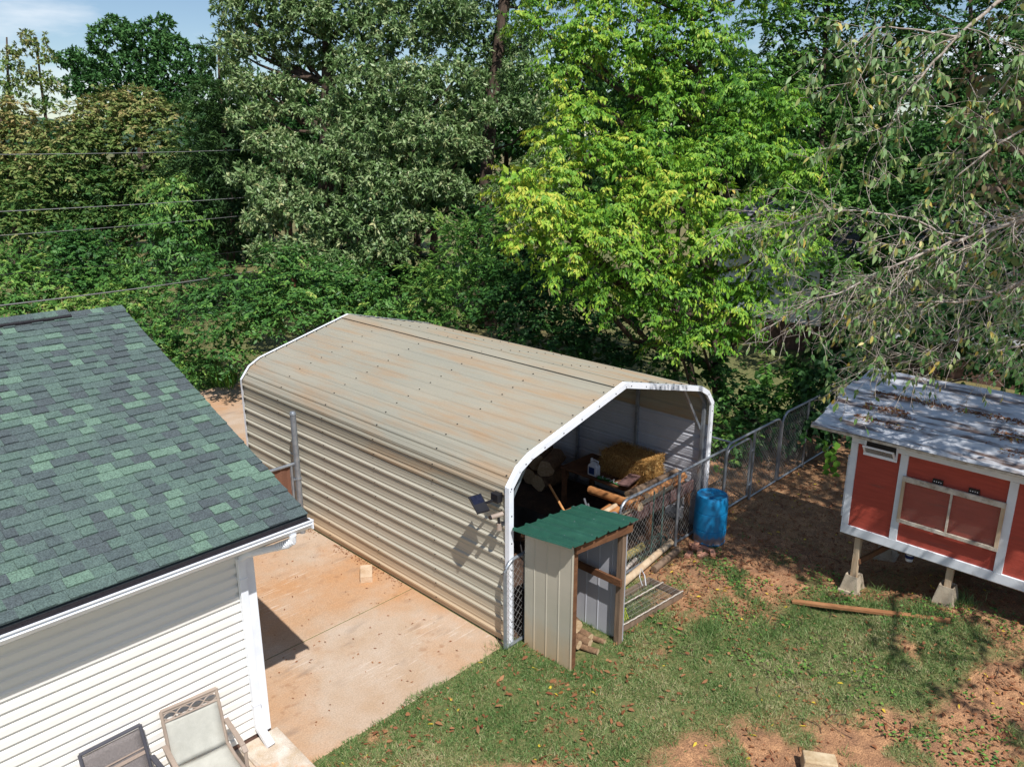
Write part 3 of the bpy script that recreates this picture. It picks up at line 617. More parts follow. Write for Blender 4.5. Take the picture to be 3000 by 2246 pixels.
for xv in (7.165, 12.36):
    mb = MB(); mb.box(xv-0.03, xv+0.03, CY0+0.02, CY1-0.02, 0.0, 0.06); mb.build('base_rail', 'galvanised', carport)

# solar flood light and camera fixed to the carport wall
fl = thing('solar_floodlight', 'black solar flood light with tilted panel on carport wall', 'flood light', (7.06, 7.2, 2.2))
mb = MB(); mb.box(6.99, 7.095, 7.10, 7.24, 2.27, 2.40); mb.build('lamp_head', 'black_plastic', fl, bevel=0.01)
mb = MB(); mb.beam((7.02, 7.18, 2.30), (6.86, 7.30, 2.24), 0.03, 0.03); mb.build('arm', 'black_plastic', fl)
mb = MB(); mb.add([(6.70, 7.20, 2.20), (6.90, 7.16, 2.20), (6.94, 7.38, 2.36), (6.74, 7.42, 2.36), (6.70, 7.20, 2.18), (6.90, 7.16, 2.18), (6.94, 7.38, 2.34), (6.74, 7.42, 2.34)], [(0, 1, 2, 3), (7, 6, 5, 4), (0, 4, 5, 1), (1, 5, 6, 2), (2, 6, 7, 3), (3, 7, 4, 0)]); p_ = mb.build('panel_frame', 'black_plastic', fl)
mb = MB(); mb.add([(6.722, 7.215, 2.204), (6.885, 7.183, 2.204), (6.918, 7.365, 2.361-0.004), (6.755, 7.397, 2.357)], [(0, 1, 2, 3)]); mb.build('solar_cell', 'solar_cell', p_)
scam = thing('security_camera', 'small white security camera beside the solar flood light', 'camera', (7.06, 7.09, 2.0))
mb = MB(); mb.tube([(6.86, 7.10, 2.115), (7.04, 7.05, 2.125)], 0.034, 14); mb.build('body', 'sand_metal', scam, smooth='auto')
mb = MB(); mb.tube([(6.84, 7.105, 2.113), (6.862, 7.10, 2.115)], 0.031, 14); mb.build('lens', 'black_plastic', scam)
mb = MB(); mb.tube([(6.97, 7.065, 2.1), (6.99, 7.07, 1.98), (7.09, 7.07, 1.97)], 0.022, 8); mb.build('bracket', 'black_plastic', scam)
mb = MB(); mb.tube([(6.98, 7.06, 1.90), (6.98, 7.06, 1.99)], [0.04, 0.028], 12); mb.build('sensor', 'sand_metal', scam, smooth='auto')

# ------------------------------------------------------------------ tall gate post and screened fence by the carport
gf = thing('screened_fence', 'short pipe fence with brown privacy screen and tall steel post', 'fence', (6.9, 12.25, 0))
mb = MB(); mb.tube([(6.9, 12.25, 0), (6.9, 12.25, 2.36)], 0.055, 14); tp = mb.build('tall_post', 'galvanised', gf, smooth='auto')
mb = MB(); mb.lathe((6.9, 12.25, 2.35), [(0.062, 0), (0.062, 0.03), (0.045, 0.06), (0.0, 0.075)], 14); mb.build('cap', 'galvanised', tp, smooth='auto')
mb = MB(); mb.tube([(6.84, 12.25, 1.42), (4.3, 12.25, 1.42)], 0.03, 10); mb.tube([(6.78, 12.25, 0.1), (6.78, 12.25, 1.42)], 0.025, 10); mb.tube([(6.84, 12.25, 0.1), (4.3, 12.25, 0.1)], 0.025, 10); mb.build('frame', 'galvanised', gf, smooth='auto')
mb = MB(); n_ = 40; mb.add([(6.76-2.4*i/n_, 12.27+0.012*math.sin(i*1.7), z) for i in range(n_+1) for z in (0.12, 1.38)], [(2*i, 2*i+2, 2*i+3, 2*i+1) for i in range(n_)]); mb.build('privacy_screen', 'screen_brown', gf)
mb = MB()
for zz in (0.4, 1.1): mb.tube([(6.9, 12.25, zz), (6.9, 12.25, zz+0.03)], 0.066, 12); mb.box(6.76, 6.9, 12.235, 12.265, zz, zz+0.03)
mb.build('hinge', 'galvanised', gf)

# ------------------------------------------------------------------ chain link fence
def chain_mesh(m_, x0, x1, z0, z1, y, pitch=0.10, r=0.0027, tilt=0.0):
    """woven diagonals as thin three-sided wires on the plane Y = y"""
    h = z1-z0; w = x1-x0; sl = 0.85
    for sgn in (1, -1):
        c = -h*sl
        while c < w+h*sl:
            a = (c, 0.0); b = (c+h*sl, h)
            t0 = max(0.0, (0-a[0])/(h*sl)); t1 = min(1.0, (w-a[0])/(h*sl))
            if t1 > t0:
                xa, za = a[0]+h*sl*t0, h*t0; xb, zb = a[0]+h*sl*t1, h*t1
                if sgn < 0: xa, xb = w-xa, w-xb
                m_.tube([(x0+xa, y+0.002*sgn, z0+za), (x0+xb, y+0.002*sgn, z0+zb)], r, 3, cap=False)
            c += pitch
def bent_frame(m_, x0, x1, y, z0, z1, r=0.024, rc=0.16, left=True, right=True, bottom=True):
    pts = []
    if left:
        pts += [(x0, y, z0), (x0, y, z1-rc)]+[(x0+rc-rc*math.cos(a), y, z1-rc+rc*math.sin(a)) for a in np.linspace(0.25, 1.57, 6)]
    else: pts += [(x0, y, z1)]
    if right:
        pts += [(x1-rc+rc*math.sin(a), y, z1-rc+rc*math.cos(a)) for a in np.linspace(0, 1.3, 6)]+[(x1, y, z1-rc), (x1, y, z0)]
    else: pts += [(x1, y, z1)]
    m_.tube(pts, r, 9)
    if bottom: m_.tube([(x0, y, z0), (x1, y, z0)], r*0.95, 8)
FY = 6.96
f1 = thing('chain_link_fence', 'short chain link panel with rounded pipe corner beside the carport post', 'fence', (7.0, FY, 0), 'chain link fence panels')
mb = MB(); bent_frame(mb, 6.99, 7.42, FY, 0.04, 1.42, 0.027, 0.2, True, False); mb.build('frame', 'galvanised', f1, smooth='auto')
mb = MB(); chain_mesh(mb, 7.0, 7.42, 0.06, 1.38, FY); mb.build('wire_mesh', 'wire', f1)
mb = MB(); mb.tube([(7.16, FY+0.01, 0.05), (7.16, FY+0.01, 1.39)], 0.008, 6); mb.tube([(7.4, FY, 0), (7.4, FY, 1.45)], 0.024, 9); mb.build('tension_bar', 'galvanised', f1)
f2 = thing('chain_link_fence', 'chain link panel partly behind the green roofed wood shelter', 'fence', (8.6, FY, 0), 'chain link fence panels')
mb = MB(); bent_frame(mb, 7.46, 9.60, FY, 0.05, 1.32, 0.026, 0.16, False, True); mb.build('frame', 'galvanised', f2, smooth='auto')
mb = MB(); chain_mesh(mb, 7.46, 9.58, 0.06, 1.29, FY); mb.build('wire_mesh', 'wire', f2)
mb = MB(); mb.tube([(9.52, FY+0.02, 0.7), (9.52, FY+0.02, 1.28)], 0.02, 8); mb.build('latch', 'black_plastic', f2)
f3 = thing('chain_link_fence', 'long chain link panel in front of the stacked timbers', 'fence', (11.0, FY, 0), 'chain link fence panels')
mb = MB(); bent_frame(mb, 9.66, 12.98, FY, 0.05, 1.43, 0.026, 0.2, True, False); mb.build('frame', 'galvanised', f3, smooth='auto')
mb = MB(); chain_mesh(mb, 9.68, 12.96, 0.06, 1.40, FY); mb.build('wire_mesh', 'wire', f3)
for xv in (11.35, 12.98):
    mb = MB(); mb.tube([(xv, FY-0.035, 0), (xv, FY-0.035, 1.46)], 0.027, 10); mb.build('post', 'galvanised', f3, smooth='auto')
g1 = thing('chain_link_gate', 'narrow chain link gate standing beyond the blue barrel', 'gate', (13.5, FY, 0))
mb = MB(); bent_frame(mb, 13.06, 14.02, FY, 0.12, 1.40, 0.024, 0.18); mb.build('frame', 'galvanised', g1, smooth='auto')
mb = MB(); chain_mesh(mb, 13.08, 14.0, 0.14, 1.37, FY); mb.build('wire_mesh', 'wire', g1)
for zz in (0.35, 1.1):
    mb = MB(); mb.tube([(14.02, FY-0.01, zz), (14.13, FY-0.01, zz)], 0.016, 8); mb.tube([(14.12, FY, zz-0.03), (14.12, FY, zz+0.03)], 0.036, 10); mb.build('hinge', 'galvanised', g1)
f4 = thing('chain_link_fence', 'chain link panel between the narrow gate and the next bent pipe', 'fence', (14.6, FY, 0), 'chain link fence panels')
mb = MB(); bent_frame(mb, 13.02, 15.28, FY, 0.05, 1.5, 0.026, 0.2, True, True, False); mb.tube([(14.14, FY, 0), (14.14, FY, 1.48)], 0.028, 10); mb.tube([(14.14, FY, 0.05), (15.28, FY, 0.05)], 0.02, 8); mb.build('frame', 'galvanised', f4, smooth='auto')
mb = MB(); chain_mesh(mb, 14.16, 15.26, 0.06, 1.47, FY); mb.build('wire_mesh', 'wire', f4)
f5 = thing('chain_link_fence', 'far chain link panel running into the shade by the vines', 'fence', (16.3, FY, 0), 'chain link fence panels')
mb = MB(); bent_frame(mb, 15.36, 18.2, FY, 0.05, 1.56, 0.026, 0.24, True, False); mb.tube([(16.55, FY-0.02, 0), (16.55, FY-0.02, 1.54)], 0.026, 10); mb.build('frame', 'galvanised', f5, smooth='auto')
mb = MB(); chain_mesh(mb, 15.38, 18.15, 0.06, 1.52, FY); mb.build('wire_mesh', 'wire', f5)
f6 = thing('chain_link_fence', 'chain link run along the carport far side among weeds', 'fence', (13.4, 10, 0), 'chain link fence panels')
mb = MB()
tmp = MB(); chain_mesh(tmp, 0, 6.5, 0.05, 1.35, 0.0); mb.add([(13.5+v[1], 7.1+v[0], v[2]) for v in tmp.v], tmp.f); mb.build('wire_mesh', 'wire', f6)
mb = MB(); mb.tube([(13.5, 7.05, 1.38), (13.5, 13.6, 1.38)], 0.022, 8)
for yv in (9.2, 11.4, 13.6): mb.tube([(13.5, yv, 0), (13.5, yv, 1.4)], 0.025, 8)
mb.build('frame', 'galvanised', f6, smooth='auto')

# ------------------------------------------------------------------ firewood shelter with green roof
sh = thing('wood_shelter', 'narrow firewood shelter with green ribbed roof and tan metal side', 'shelter', (7.8, 6.35, 0))
def ribbed(m_, x, y0, y1, z0f, z1f, out=-1, n=9, pitch=0.2286):
    prof = []; y = y0
    keys = [y0]
    c = y0+0.02
    while c < y1: keys += [c-0.014, c-0.006, c+0.006, c+0.014]; c += pitch
    keys = sorted(k for k in set(keys+[y1]) if y0 <= k <= y1)
    pts = []
    for k in keys:
        u = (k-(y0+0.02)+pitch/2) % pitch-pitch/2; pts.append((k, 0.007 if abs(u) <= 0.007 else 0.0))
    vs = []
    for k, o_ in pts: vs += [(x+out*o_, k, z0f(k)), (x+out*o_, k, z1f(k))]
    m_.add(vs, [(2*i, 2*i+2, 2*i+3, 2*i+1) for i in range(len(pts)-1)])
mb = MB(); ribbed(mb, 7.29, 5.97, 6.86, lambda y: 0.0, lambda y: 1.95-0.09*(y-5.97)); mb.box(7.292, 7.298, 5.97, 6.86, 0.0, 1.86)
mb.build('side_panel', STAINWALL, sh)
mb = MB(); ribbed(mb, 8.33, 5.86, 6.86, lambda y: 0.0, lambda y: 1.92-0.05*(y-5.86), out=-1); mb.box(8.332, 8.338, 5.86, 6.86, 0.0, 1.86); mb.build('side_panel', 'carport_inner', sh)
for (xv, yv, h_) in ((7.345, 6.02, 1.93), (7.345, 6.80, 1.84), (8.28, 5.91, 1.90), (8.28, 6.80, 1.84)):
    mb = MB(); mb.box(xv-0.045, xv+0.045, yv-0.045, yv+0.045, -0.02, h_); mb.build('post', 'wood_weathered' if xv > 8 else 'wood_brown', sh, bevel=0.004)
mb = MB(); mb.box(8.19, 8.232, 5.84, 6.84, 0.98, 1.09); mb.build('rail', 'wood_brown', sh, bevel=0.004)
mb = MB(); mb.beam((7.30, 5.945, 1.885), (8.40, 5.835, 1.855), 0.04, 0.12); mb.build('header', 'wood_brown', sh, bevel=0.004)
mb = MB(); mb.beam((7.25, 6.88, 1.80), (8.36, 6.88, 1.78), 0.04, 0.10); mb.build('header', 'wood_brown', sh)
# roof sheet: ribs run along Y, waves at the front lip
mb = MB(); xs_ = []
c = 7.13; keys = [7.10]
while c < 8.50: keys += [c-0.03, c-0.012, c+0.012, c+0.03]; c += 0.2286
keys = sorted(k for k in keys+[8.47] if 7.10 <= k <= 8.47)
def rz_(x): u = (x-7.13+0.1143) % 0.2286-0.1143; return 0.03 if abs(u) < 0.014 else 0.0
vs = []; nys = 7
for j in range(nys):
    t_ = j/(nys-1)
    for x in keys:
        yf, yb = 5.86-0.09*(x-7.1)/1.37, 6.93-0.12*(x-7.1)/1.37
        vs.append((x, yf+(yb-yf)*t_, 2.005-0.11*t_-0.03*(x-7.1)/1.37+rz_(x)+0.006*math.sin(x*9+j)))
n_ = len(keys); mb.add(vs, [(j*n_+i, j*n_+i+1, (j+1)*n_+i+1, (j+1)*n_+i) for j in range(nys-1) for i in range(n_-1)])
rf = mb.build('roof', 'green_metal', sh); s_ = rf.modifiers.new('thickness', 'SOLIDIFY'); s_.thickness = 0.004; s_.offset = -1
mb = MB()
for k in range(12):
    i = rr.randrange(len(keys)); x = 7.13+0.2286*rr.randrange(6); j = rr.uniform(0.04, 0.96); mb.box(x-0.006, x+0.006, 5.85+1.0*j-0.006, 5.85+1.0*j+0.006, 2.0-0.11*j+0.018-0.02*(x-7.1), 2.0-0.11*j+0.033-0.02*(x-7.1))
o = mb.build('screws', 'galvanised', sh); o['kind'] = 'stuff'

def log_mesh(L, r, seed, name='log', n=12):
    r_ = random.Random(seed); m_ = MB(); rings = 5; vs = []
    pr = [1+r_.uniform(-0.12, 0.12) for _ in range(n)]
    for i in range(rings):
        x = -L/2+L*i/(rings-1)
        for k in range(n):
            a = 2*math.pi*k/n; q = r*pr[k]*(1+r_.uniform(-0.04, 0.04)); vs.append((x, q*math.cos(a), q*math.sin(a)))
    m_.add(vs, [(i*n+k, (i+1)*n+k, (i+1)*n+(k+1) % n, i*n+(k+1) % n) for i in range(rings-1) for k in range(n)])
    return m_, n, rings
def log_thing(name, label, cat, loc, rot, L, r, seed, bark, end, group=None):
    m_, n, rings = log_mesh(L, r, seed); t_ = bpy.data.objects.new(name, None); COL.objects.link(t_); t_.location = loc; t_.rotation_euler = rot; tag(t_, label, cat, group)
    me_ = m_.mesh('log', bark); me_.polygons.foreach_set('use_smooth', [True]*len(me_.polygons)); o = bpy.data.objects.new('bark', me_); COL.objects.link(o); o.parent = t_
    for i, s_ in ((0, -1), (rings-1, 1)):
        e = MB(); ring = m_.v[i*n:(i+1)*n]; e.add([(s_*L/2*1.0005, 0, 0)]+[(s_*L/2*1.0005, v[1], v[2]) for v in ring], [(0, 1+k, 1+(k+1) % n) if s_ > 0 else (0, 1+(k+1) % n, 1+k) for k in range(n)])
        me2 = e.mesh('cut_end', end); o2 = bpy.data.objects.new('cut_end', me2); COL.objects.link(o2); o2.parent = t_
    return t_
fire = [((7.52, 6.28, 0.20), 1.9, 0.34, 0.075), ((7.70, 6.20, 0.12), 2.0, 0.34, 0.065), ((7.86, 6.12, 0.10), 2.2, 0.32, 0.06), ((8.00, 6.22, 0.09), 1.7, 0.34, 0.06), ((7.95, 6.45, 0.26), 0.35, 0.50, 0.12), ((7.62, 6.55, 0.10), 1.2, 0.36, 0.08), ((7.80, 6.00, 0.045), 2.9, 0.42, 0.045), ((8.08, 6.02, 0.04), 2.7, 0.30, 0.04)]
for k, (loc, rz, L_, r_) in enumerate([((a_[0], a_[1]+0.14, a_[2]), b_, c_, d_) for a_, b_, c_, d_ in fire]):
    log_thing('firewood_log', ['short split firewood log lying in the green roofed shelter', 'thick bark covered log on top of the firewood heap'][k == 4], 'log', loc, (0, 0, math.pi/2+0.25*(rz-1.9)), L_, r_, 40+k, 'log_bark', 'log_end', None if k == 4 else 'firewood in the shelter')
log_thing('firewood_stick', 'pale peeled stick leaning upright in the wood shelter', 'stick', (7.58, 6.42, 0.42), (0, -1.25, 0.5), 0.42, 0.035, 77, 'wood_leg', 'log_end')

# black strip leaning in the gap beside the shelter
bl = thing('plastic_rack', 'black slotted rack leaning upright between carport post and shelter', 'rack', (7.42, 6.9, 0))
for dx in (0.0, 0.16):
    mb = MB(); mb.beam((7.40+dx*0.2, 6.93-dx, 0.0), (7.36+dx*0.2, 6.93-dx+0.02, 0.85), 0.03, 0.02); mb.build('rail', 'black_plastic', bl)
for k in range(7):
    mb = MB(); mb.beam((7.395, 6.94, 0.1+0.11*k), (7.42, 6.76, 0.1+0.11*k), 0.015, 0.02); mb.build('bar', 'black_plastic', bl)

# ------------------------------------------------------------------ under the carport and behind the fence
tb = thing('work_table', 'low wooden table along the carport far wall under the straw bale', 'table', (11.8, 8.7, 0))
mb = MB(); mb.box(11.28, 12.30, 7.85, 9.65, 0.76, 0.80); mb.build('top', 'wood_brown', tb, bevel=0.004)
for xv in (11.34, 12.24):
    for yv in (7.92, 9.58): mb = MB(); mb.box(xv-0.04, xv+0.04, yv-0.04, yv+0.04, 0, 0.76); mb.build('leg', 'wood_brown', tb)
bale = thing('straw_bale', 'golden straw bale half in sunlight on the low table', 'straw bale', (11.9, 8.45, 0.8))
n_ = 9000; bx0, bx1, by0, by1, bz0, bz1 = 11.62, 12.28, 7.86, 8.92, 0.80, 1.27
mb = MB(); mb.box(bx0+0.015, bx1-0.015, by0+0.015, by1-0.015, bz0, bz1-0.015); mb.build('core', 'straw', bale, bevel=0.03)
fsel = RNG.integers(0, 4, n_); U = RNG.random((n_, 3)); P = np.stack([bx0+U[:, 0]*(bx1-bx0), by0+U[:, 1]*(by1-by0), bz0+U[:, 2]*(bz1-bz0)], 1); NN = np.zeros((n_, 3))
P[fsel == 0, 2] = bz1-0.015; NN[fsel == 0] = (0, 0, 1); P[fsel == 1, 0] = bx0+0.012; NN[fsel == 1] = (-1, 0, 0); P[fsel == 2, 1] = by0+0.012; NN[fsel == 2] = (0, -1, 0); P[fsel == 3, 0] = bx1-0.012; NN[fsel == 3] = (1, 0, 0)
A_ = unit(RNG.normal(size=(n_, 3))*np.array([0.7, 0.7, 1.0])); A_ = unit(A_-NN*(A_*NN).sum(1, keepdims=True)*0.75+NN*0.18)
leafmat('straw_stalk', [lin((122, 84, 42)), lin((170, 124, 64)), lin((206, 164, 98)), lin((228, 196, 134))], 0.6, 0.1)
o = leaf_object('straw', P, A_, NN+RNG.normal(size=(n_, 3))*0.4, RNG.uniform(0.04, 0.11, n_), 0.006, RNG.random(n_), 'straw_stalk', bale, curl=0.05); o['kind'] = 'stuff'
jug = thing('plastic_jug', 'white plastic jug with blue label beside the straw bale', 'jug', (11.42, 8.85, 0.8))
mb = MB(); mb.box(11.34, 11.48, 8.78, 9.0, 0.80, 1.0); mb.add([(11.34, 8.78, 1.0), (11.48, 8.78, 1.0), (11.48, 9.0, 1.0), (11.34, 9.0, 1.0), (11.38, 8.84, 1.07), (11.44, 8.84, 1.07), (11.44, 8.93, 1.09), (11.38, 8.93, 1.09)], [(0, 1, 5, 4), (1, 2, 6, 5), (2, 3, 7, 6), (3, 0, 4, 7), (4, 5, 6, 7)]); mb.build('bottle', 'plastic_white', jug, bevel=0.02)
mb = MB(); mb.tube([(11.41, 8.80, 1.02), (11.41, 8.79, 1.11), (11.41, 8.90, 1.12), (11.41, 8.98, 1.06)], 0.016, 8); mb.build('handle', 'plastic_white', jug, smooth=True)
mb = MB(); mb.tube([(11.41, 8.95, 1.08), (11.41, 8.95, 1.14)], 0.025, 10); mb.build('cap', 'plastic_white', jug)
mb = MB(); mb.box(11.336, 11.34, 8.83, 8.96, 0.84, 0.98); mb.build('label', 'plastic_blue', jug)
reel = thing('cord_reel', 'green cord winder with pale string on the table edge', 'cord reel', (11.4, 8.5, 0.8))
mb = MB(); mb.tube([(11.33, 8.72, 0.83), (11.36, 8.52, 0.83), (11.34, 8.36, 0.82), (11.35, 8.22, 0.82)], [0.04, 0.03, 0.012, 0.03], 8); mb.build('winder', 'plastic_green', reel, smooth=True)
mb = MB(); mb.tube([(11.35+0.04*math.sin(k*1.3), 8.75-0.018*k, 0.85+0.02*math.cos(k*0.9)) for k in range(28)], 0.005, 5); mb.build('string', 'plastic_white', reel)
# timber rack and posts behind the fence
rk = thing('timber_rack', 'low rack holding weathered planks and posts behind the chain link fence', 'rack', (10.8, 7.5, 0))
for xv in (9.5, 10.9, 12.15):
    for yv in (7.22, 7.75): mb = MB(); mb.box(xv-0.04, xv+0.04, yv-0.04, yv+0.04, 0, 0.74); mb.build('leg', 'wood_brown', rk)
for yv in (7.22, 7.75): mb = MB(); mb.box(9.2, 12.25, yv-0.03, yv+0.03, 0.70, 0.76); mb.build('rail', 'wood_brown', rk)
mb = MB(); mb.box(9.25, 12.28, 7.16, 7.205, 0.74, 0.95, 0.01); mb.build('fascia_plank', 'wood_purple', rk, bevel=0.01)
planks = [(9.2, 12.1, 7.24, 0.77, 0.14, 0.04, 'wood_purple'), (9.1, 11.9, 7.40, 0.77, 0.13, 0.05, 'wood_weathered'), (9.4, 12.2, 7.56, 0.77, 0.14, 0.04, 'wood_purple'), (9.3, 12.0, 7.72, 0.77, 0.12, 0.05, 'wood_fresh'), (9.0, 11.6, 7.47, 0.83, 0.09, 0.04, 'wood_fresh')]
LB = ['maroon tinted plank, frontmost on the timber rack', 'grey weathered plank lying on the timber rack', 'maroon tinted plank towards the back of the timber rack', 'fresh sawn plank at the back of the timber rack', 'fresh sawn batten laid across the other planks on the rack']
for (x0, x1, y, z, w, h, mt), lb in zip(planks, LB):
    mb = MB(); mb.box(x0, x1, y-w/2, y+w/2, z, z+h, 0.02*math.sin(x0*9)); single('timber_plank', mb, mt, lb, 'plank', 'planks on the timber rack', bevel=0.005)
posts = [((10.9, 7.30, 0.90), 0.03, 2.5, 0.05, 'round fence post lying frontmost along the timber rack'), ((11.2, 7.44, 0.93), -0.02, 2.3, 0.055, 'round fence post lying second along the timber rack'), ((11.0, 7.60, 0.92), 0.05, 2.2, 0.06, 'round fence post lying third along the timber rack'), ((11.6, 7.36, 1.01), 0.08, 1.3, 0.065, 'short thick round post on top of the stack by the carport wall'), ((9.65, 7.38, 0.93), 0.12, 1.3, 0.06, 'short round post pointing out towards the dark end of the carport')]
for k, (loc, rz, L_, r_, lb) in enumerate(posts): log_thing('fence_post', lb, 'post', loc, (0, 0, rz), L_, r_, 60+k, 'wood_post', 'log_end', 'posts on the timber rack')
for k, (loc, rz, L_, r_, mt, lb) in enumerate([((10.2, 7.52, 0.97), 0.06, 1.9, 0.05, 'wood_leg', 'pale peeled pole lying high in the middle of the timber stack'), ((11.5, 7.58, 1.02), -0.04, 1.5, 0.06, 'wood_weathered', 'grey round pole at the back of the timber stack near the wall'), ((9.75, 7.60, 0.90), 0.10, 1.2, 0.055, 'wood_post', 'short round post at the back of the stack near the shovel'), ((10.75, 7.24, 0.985), 0.02, 1.8, 0.035, 'wood_leg', 'thin pale stick lying on the front edge of the timber stack')]): log_thing('fence_post', lb, 'post', loc, (0, 0, rz), L_, r_, 160+k, mt, 'log_end', 'posts on the timber rack')
log_thing('fence_post', 'round orange post lying crosswise over the timber stack', 'post', (10.38, 7.62, 1.06), (0, 0.1, math.radians(82)), 1.25, 0.075, 90, 'wood_post', 'log_end', 'posts on the timber rack')
mb = MB(); mb.box(11.05, 11.6, 7.88, 8.1, 0.98, 1.01, 0.2); single('board_offcut', mb, 'wood_purple', 'flat maroon board offcut in front of the straw bale', 'board')
# wheelbarrow and tools in the dim part
wbw = thing('wheelbarrow', 'dark wheelbarrow tray in the shade under the carport', 'wheelbarrow', (9.3, 8.8, 0))
mb = MB(); vs = []
for z, a, b_ in ((0.32, 0.22, 0.32), (0.62, 0.40, 0.55), (0.60, 0.38, 0.53), (0.34, 0.20, 0.30)):
    for k in range(20):
        th = 2*math.pi*k/20; ca, sa = math.cos(th), math.sin(th); q = (abs(ca)**3.2+abs(sa)**3.2)**(-1/3.2); vs.append((9.3+a*q*ca, 8.85+b_*q*sa, z))
mb.add(vs, [(i*20+k, i*20+(k+1) % 20, (i+1)*20+(k+1) % 20, (i+1)*20+k) for i in range(3) for k in range(20)]+[tuple(range(19, -1, -1)), tuple(60+k for k in range(20))]); mb.build('tray', 'steel_dark', wbw, smooth='auto')
mb = MB(); mb.tube([(9.3, 9.35, 0.2), (9.3, 9.46, 0.2)], 0.2, 20)
mb.tube([(9.3, 9.5, 0.2), (9.3, 9.55, 0.2)], 0.03, 8); mb.build('wheel', 'rubber', wbw)
for s_ in (-1, 1):
    mb = MB(); mb.tube([(9.3+0.05*s_, 9.5, 0.22), (9.3+0.2*s_, 8.9, 0.33), (9.3+0.28*s_, 7.75, 0.62)], 0.018, 8); mb.build('handle', 'wood_fresh', wbw)
    mb = MB(); mb.tube([(9.3+0.2*s_, 8.7, 0.36), (9.3+0.25*s_, 8.55, 0.0)], 0.014, 8); mb.build('leg', 'steel_dark', wbw)
shv = thing('shovel', 'shovel with pale wooden handle leaning out of the carport shade', 'shovel', (9.75, 7.9, 0))
mb = MB(); mb.tube([(9.78, 8.62, 1.2), (9.82, 7.75, 0.2)], 0.021, 8); mb.build('handle', 'wood_fresh', shv, smooth='auto')
mb = MB(); mb.add([(9.73, 7.78, 0.24), (9.91, 7.78, 0.24), (9.92, 7.62, 0.05), (9.82, 7.58, 0.0), (9.72, 7.62, 0.05), (9.82, 7.74, 0.19)], [(0, 5, 3, 4), (1, 2, 3, 5), (0, 1, 5)]); o = mb.build('blade', 'steel_dark', shv); s_ = o.modifiers.new('thickness', 'SOLIDIFY'); s_.thickness = 0.006
for k, (xv, yv) in enumerate(((10.02, 7.92), (10.14, 8.1))):
    mb = MB(); mb.tube([(xv, yv, 0.98), (xv+0.03, yv-0.4, 0.0)], 0.02, 8); single('metal_pipe', mb, 'galvanised', ['thin grey pipe leaning behind the shovel, nearer the fence', 'thin grey pipe leaning behind the shovel, nearer the table'][k], 'pipe', 'pipes by the shovel', smooth='auto')
for k in range(7):
    log_thing('stored_log', 'large split log stacked against the shaded carport far wall', 'log', (11.75+0.12*(k % 2), 10.3+0.42*(k % 4), 0.2+0.36*(k//4)), (0, 0, 0.1*k), 0.8, 0.18, 110+k, 'log_bark', 'log_end', 'logs stored deep in the carport')
mb = MB(); mb.box(8.2, 8.9, 10.6, 12.2, 0, 0.7, 0.1); single('covered_crate', mb, 'tarp', 'dark covered crate deep inside the carport', 'crate', bevel=0.06)
# ground level pieces around the fence
log_thing('landscape_timber', 'greenish yellow timber lying behind the fence below the rack', 'timber', (9.75, 7.16, 0.16), (0, 0, 0.03), 1.9, 0.07, 130, 'wood_yellow', 'log_end')
log_thing('landscape_timber', 'grey brown timber resting against the yellow timber behind the fence', 'timber', (9.5, 7.30, 0.30), (0, -0.1, 0.04), 1.5, 0.075, 131, 'wood_weathered', 'log_end')
log_thing('branch_pole', 'long peeled branch lying along the ground before the fence', 'branch', (10.35, 6.86, 0.09), (0, 0, 0.13), 1.9, 0.06, 132, 'wood_leg', 'log_end')
log_thing('branch_pole', 'thin pale branch lying beside the long peeled branch', 'branch', (9.75, 6.93, 0.13), (0, 0, 0.2), 1.1, 0.03, 133, 'bark_grey', 'log_end')
log_thing('branch_pole', 'dark short timber wedged under the long peeled branch', 'timber', (10.75, 6.72, 0.06), (0, 0, 0.1), 0.9, 0.06, 134, 'wood_weathered', 'wood_weathered')
wr = thing('wire_roll', 'loose roll of green garden wire lying under the timber rack', 'wire roll', (10.6, 7.12, 0))
mb = MB()
for k in range(14):
    cxk = 10.0+0.1*k; mb.tube([(cxk+0.03*math.sin(k), 7.14+0.1*math.cos(a), 0.13+0.11*math.sin(a)) for a in np.linspace(0, 6.28, 11)], 0.004, 4, cap=False)
for a in np.linspace(0, 6.28, 9)[:-1]: mb.tube([(10.0, 7.14+0.1*math.cos(a), 0.13+0.11*math.sin(a)), (11.3, 7.14+0.1*math.cos(a), 0.13+0.11*math.sin(a))], 0.003, 4, cap=False)
pmat('wire_green', lin((84, 116, 108)), lin((70, 98, 92)), 5, 0.5); mb.build('coil', 'wire_green', wr)
for xv in (10.75, 11.05):
    mb = MB(); mb.tube([(xv, 7.04, 0.0), (xv, 7.04, 1.25)], 0.014, 6); single('garden_stake', mb, 'wire_green', 'thin green metal stake standing just behind the fence, %s' % ('closer to the shelter' if xv < 11 else 'closer to the barrel'), 'stake', 'green stakes behind the fence')
cage = thing('wire_cage', 'flat wooden frame covered with wire mesh beside the shelter', 'cage', (9.3, 6.25, 0))
cz = 0.13
for (p, q) in (((8.5, 6.02), (9.95, 5.90)), ((8.5, 6.60), (9.95, 6.52)), ((9.95, 5.88), (9.95, 6.54)), ((8.5, 6.0), (8.5, 6.62))):
    mb = MB(); mb.beam((*p, cz-0.06), (*q, cz-0.06), 0.04, 0.11); mb.build('frame_board', 'wood_weathered', cage, bevel=0.004)
mb = MB()
for k in range(48): x = 8.52+1.41*k/47; mb.tube([(x, 6.01-0.08*(x-8.5), cz), (x, 6.60-0.06*(x-8.5), cz)], 0.0022, 3, cap=False)
for k in range(8): yk = k/7; mb.tube([(8.5, 6.01+0.59*yk, cz+0.003), (9.95, 5.9+0.62*yk, cz+0.003)], 0.0022, 3, cap=False)
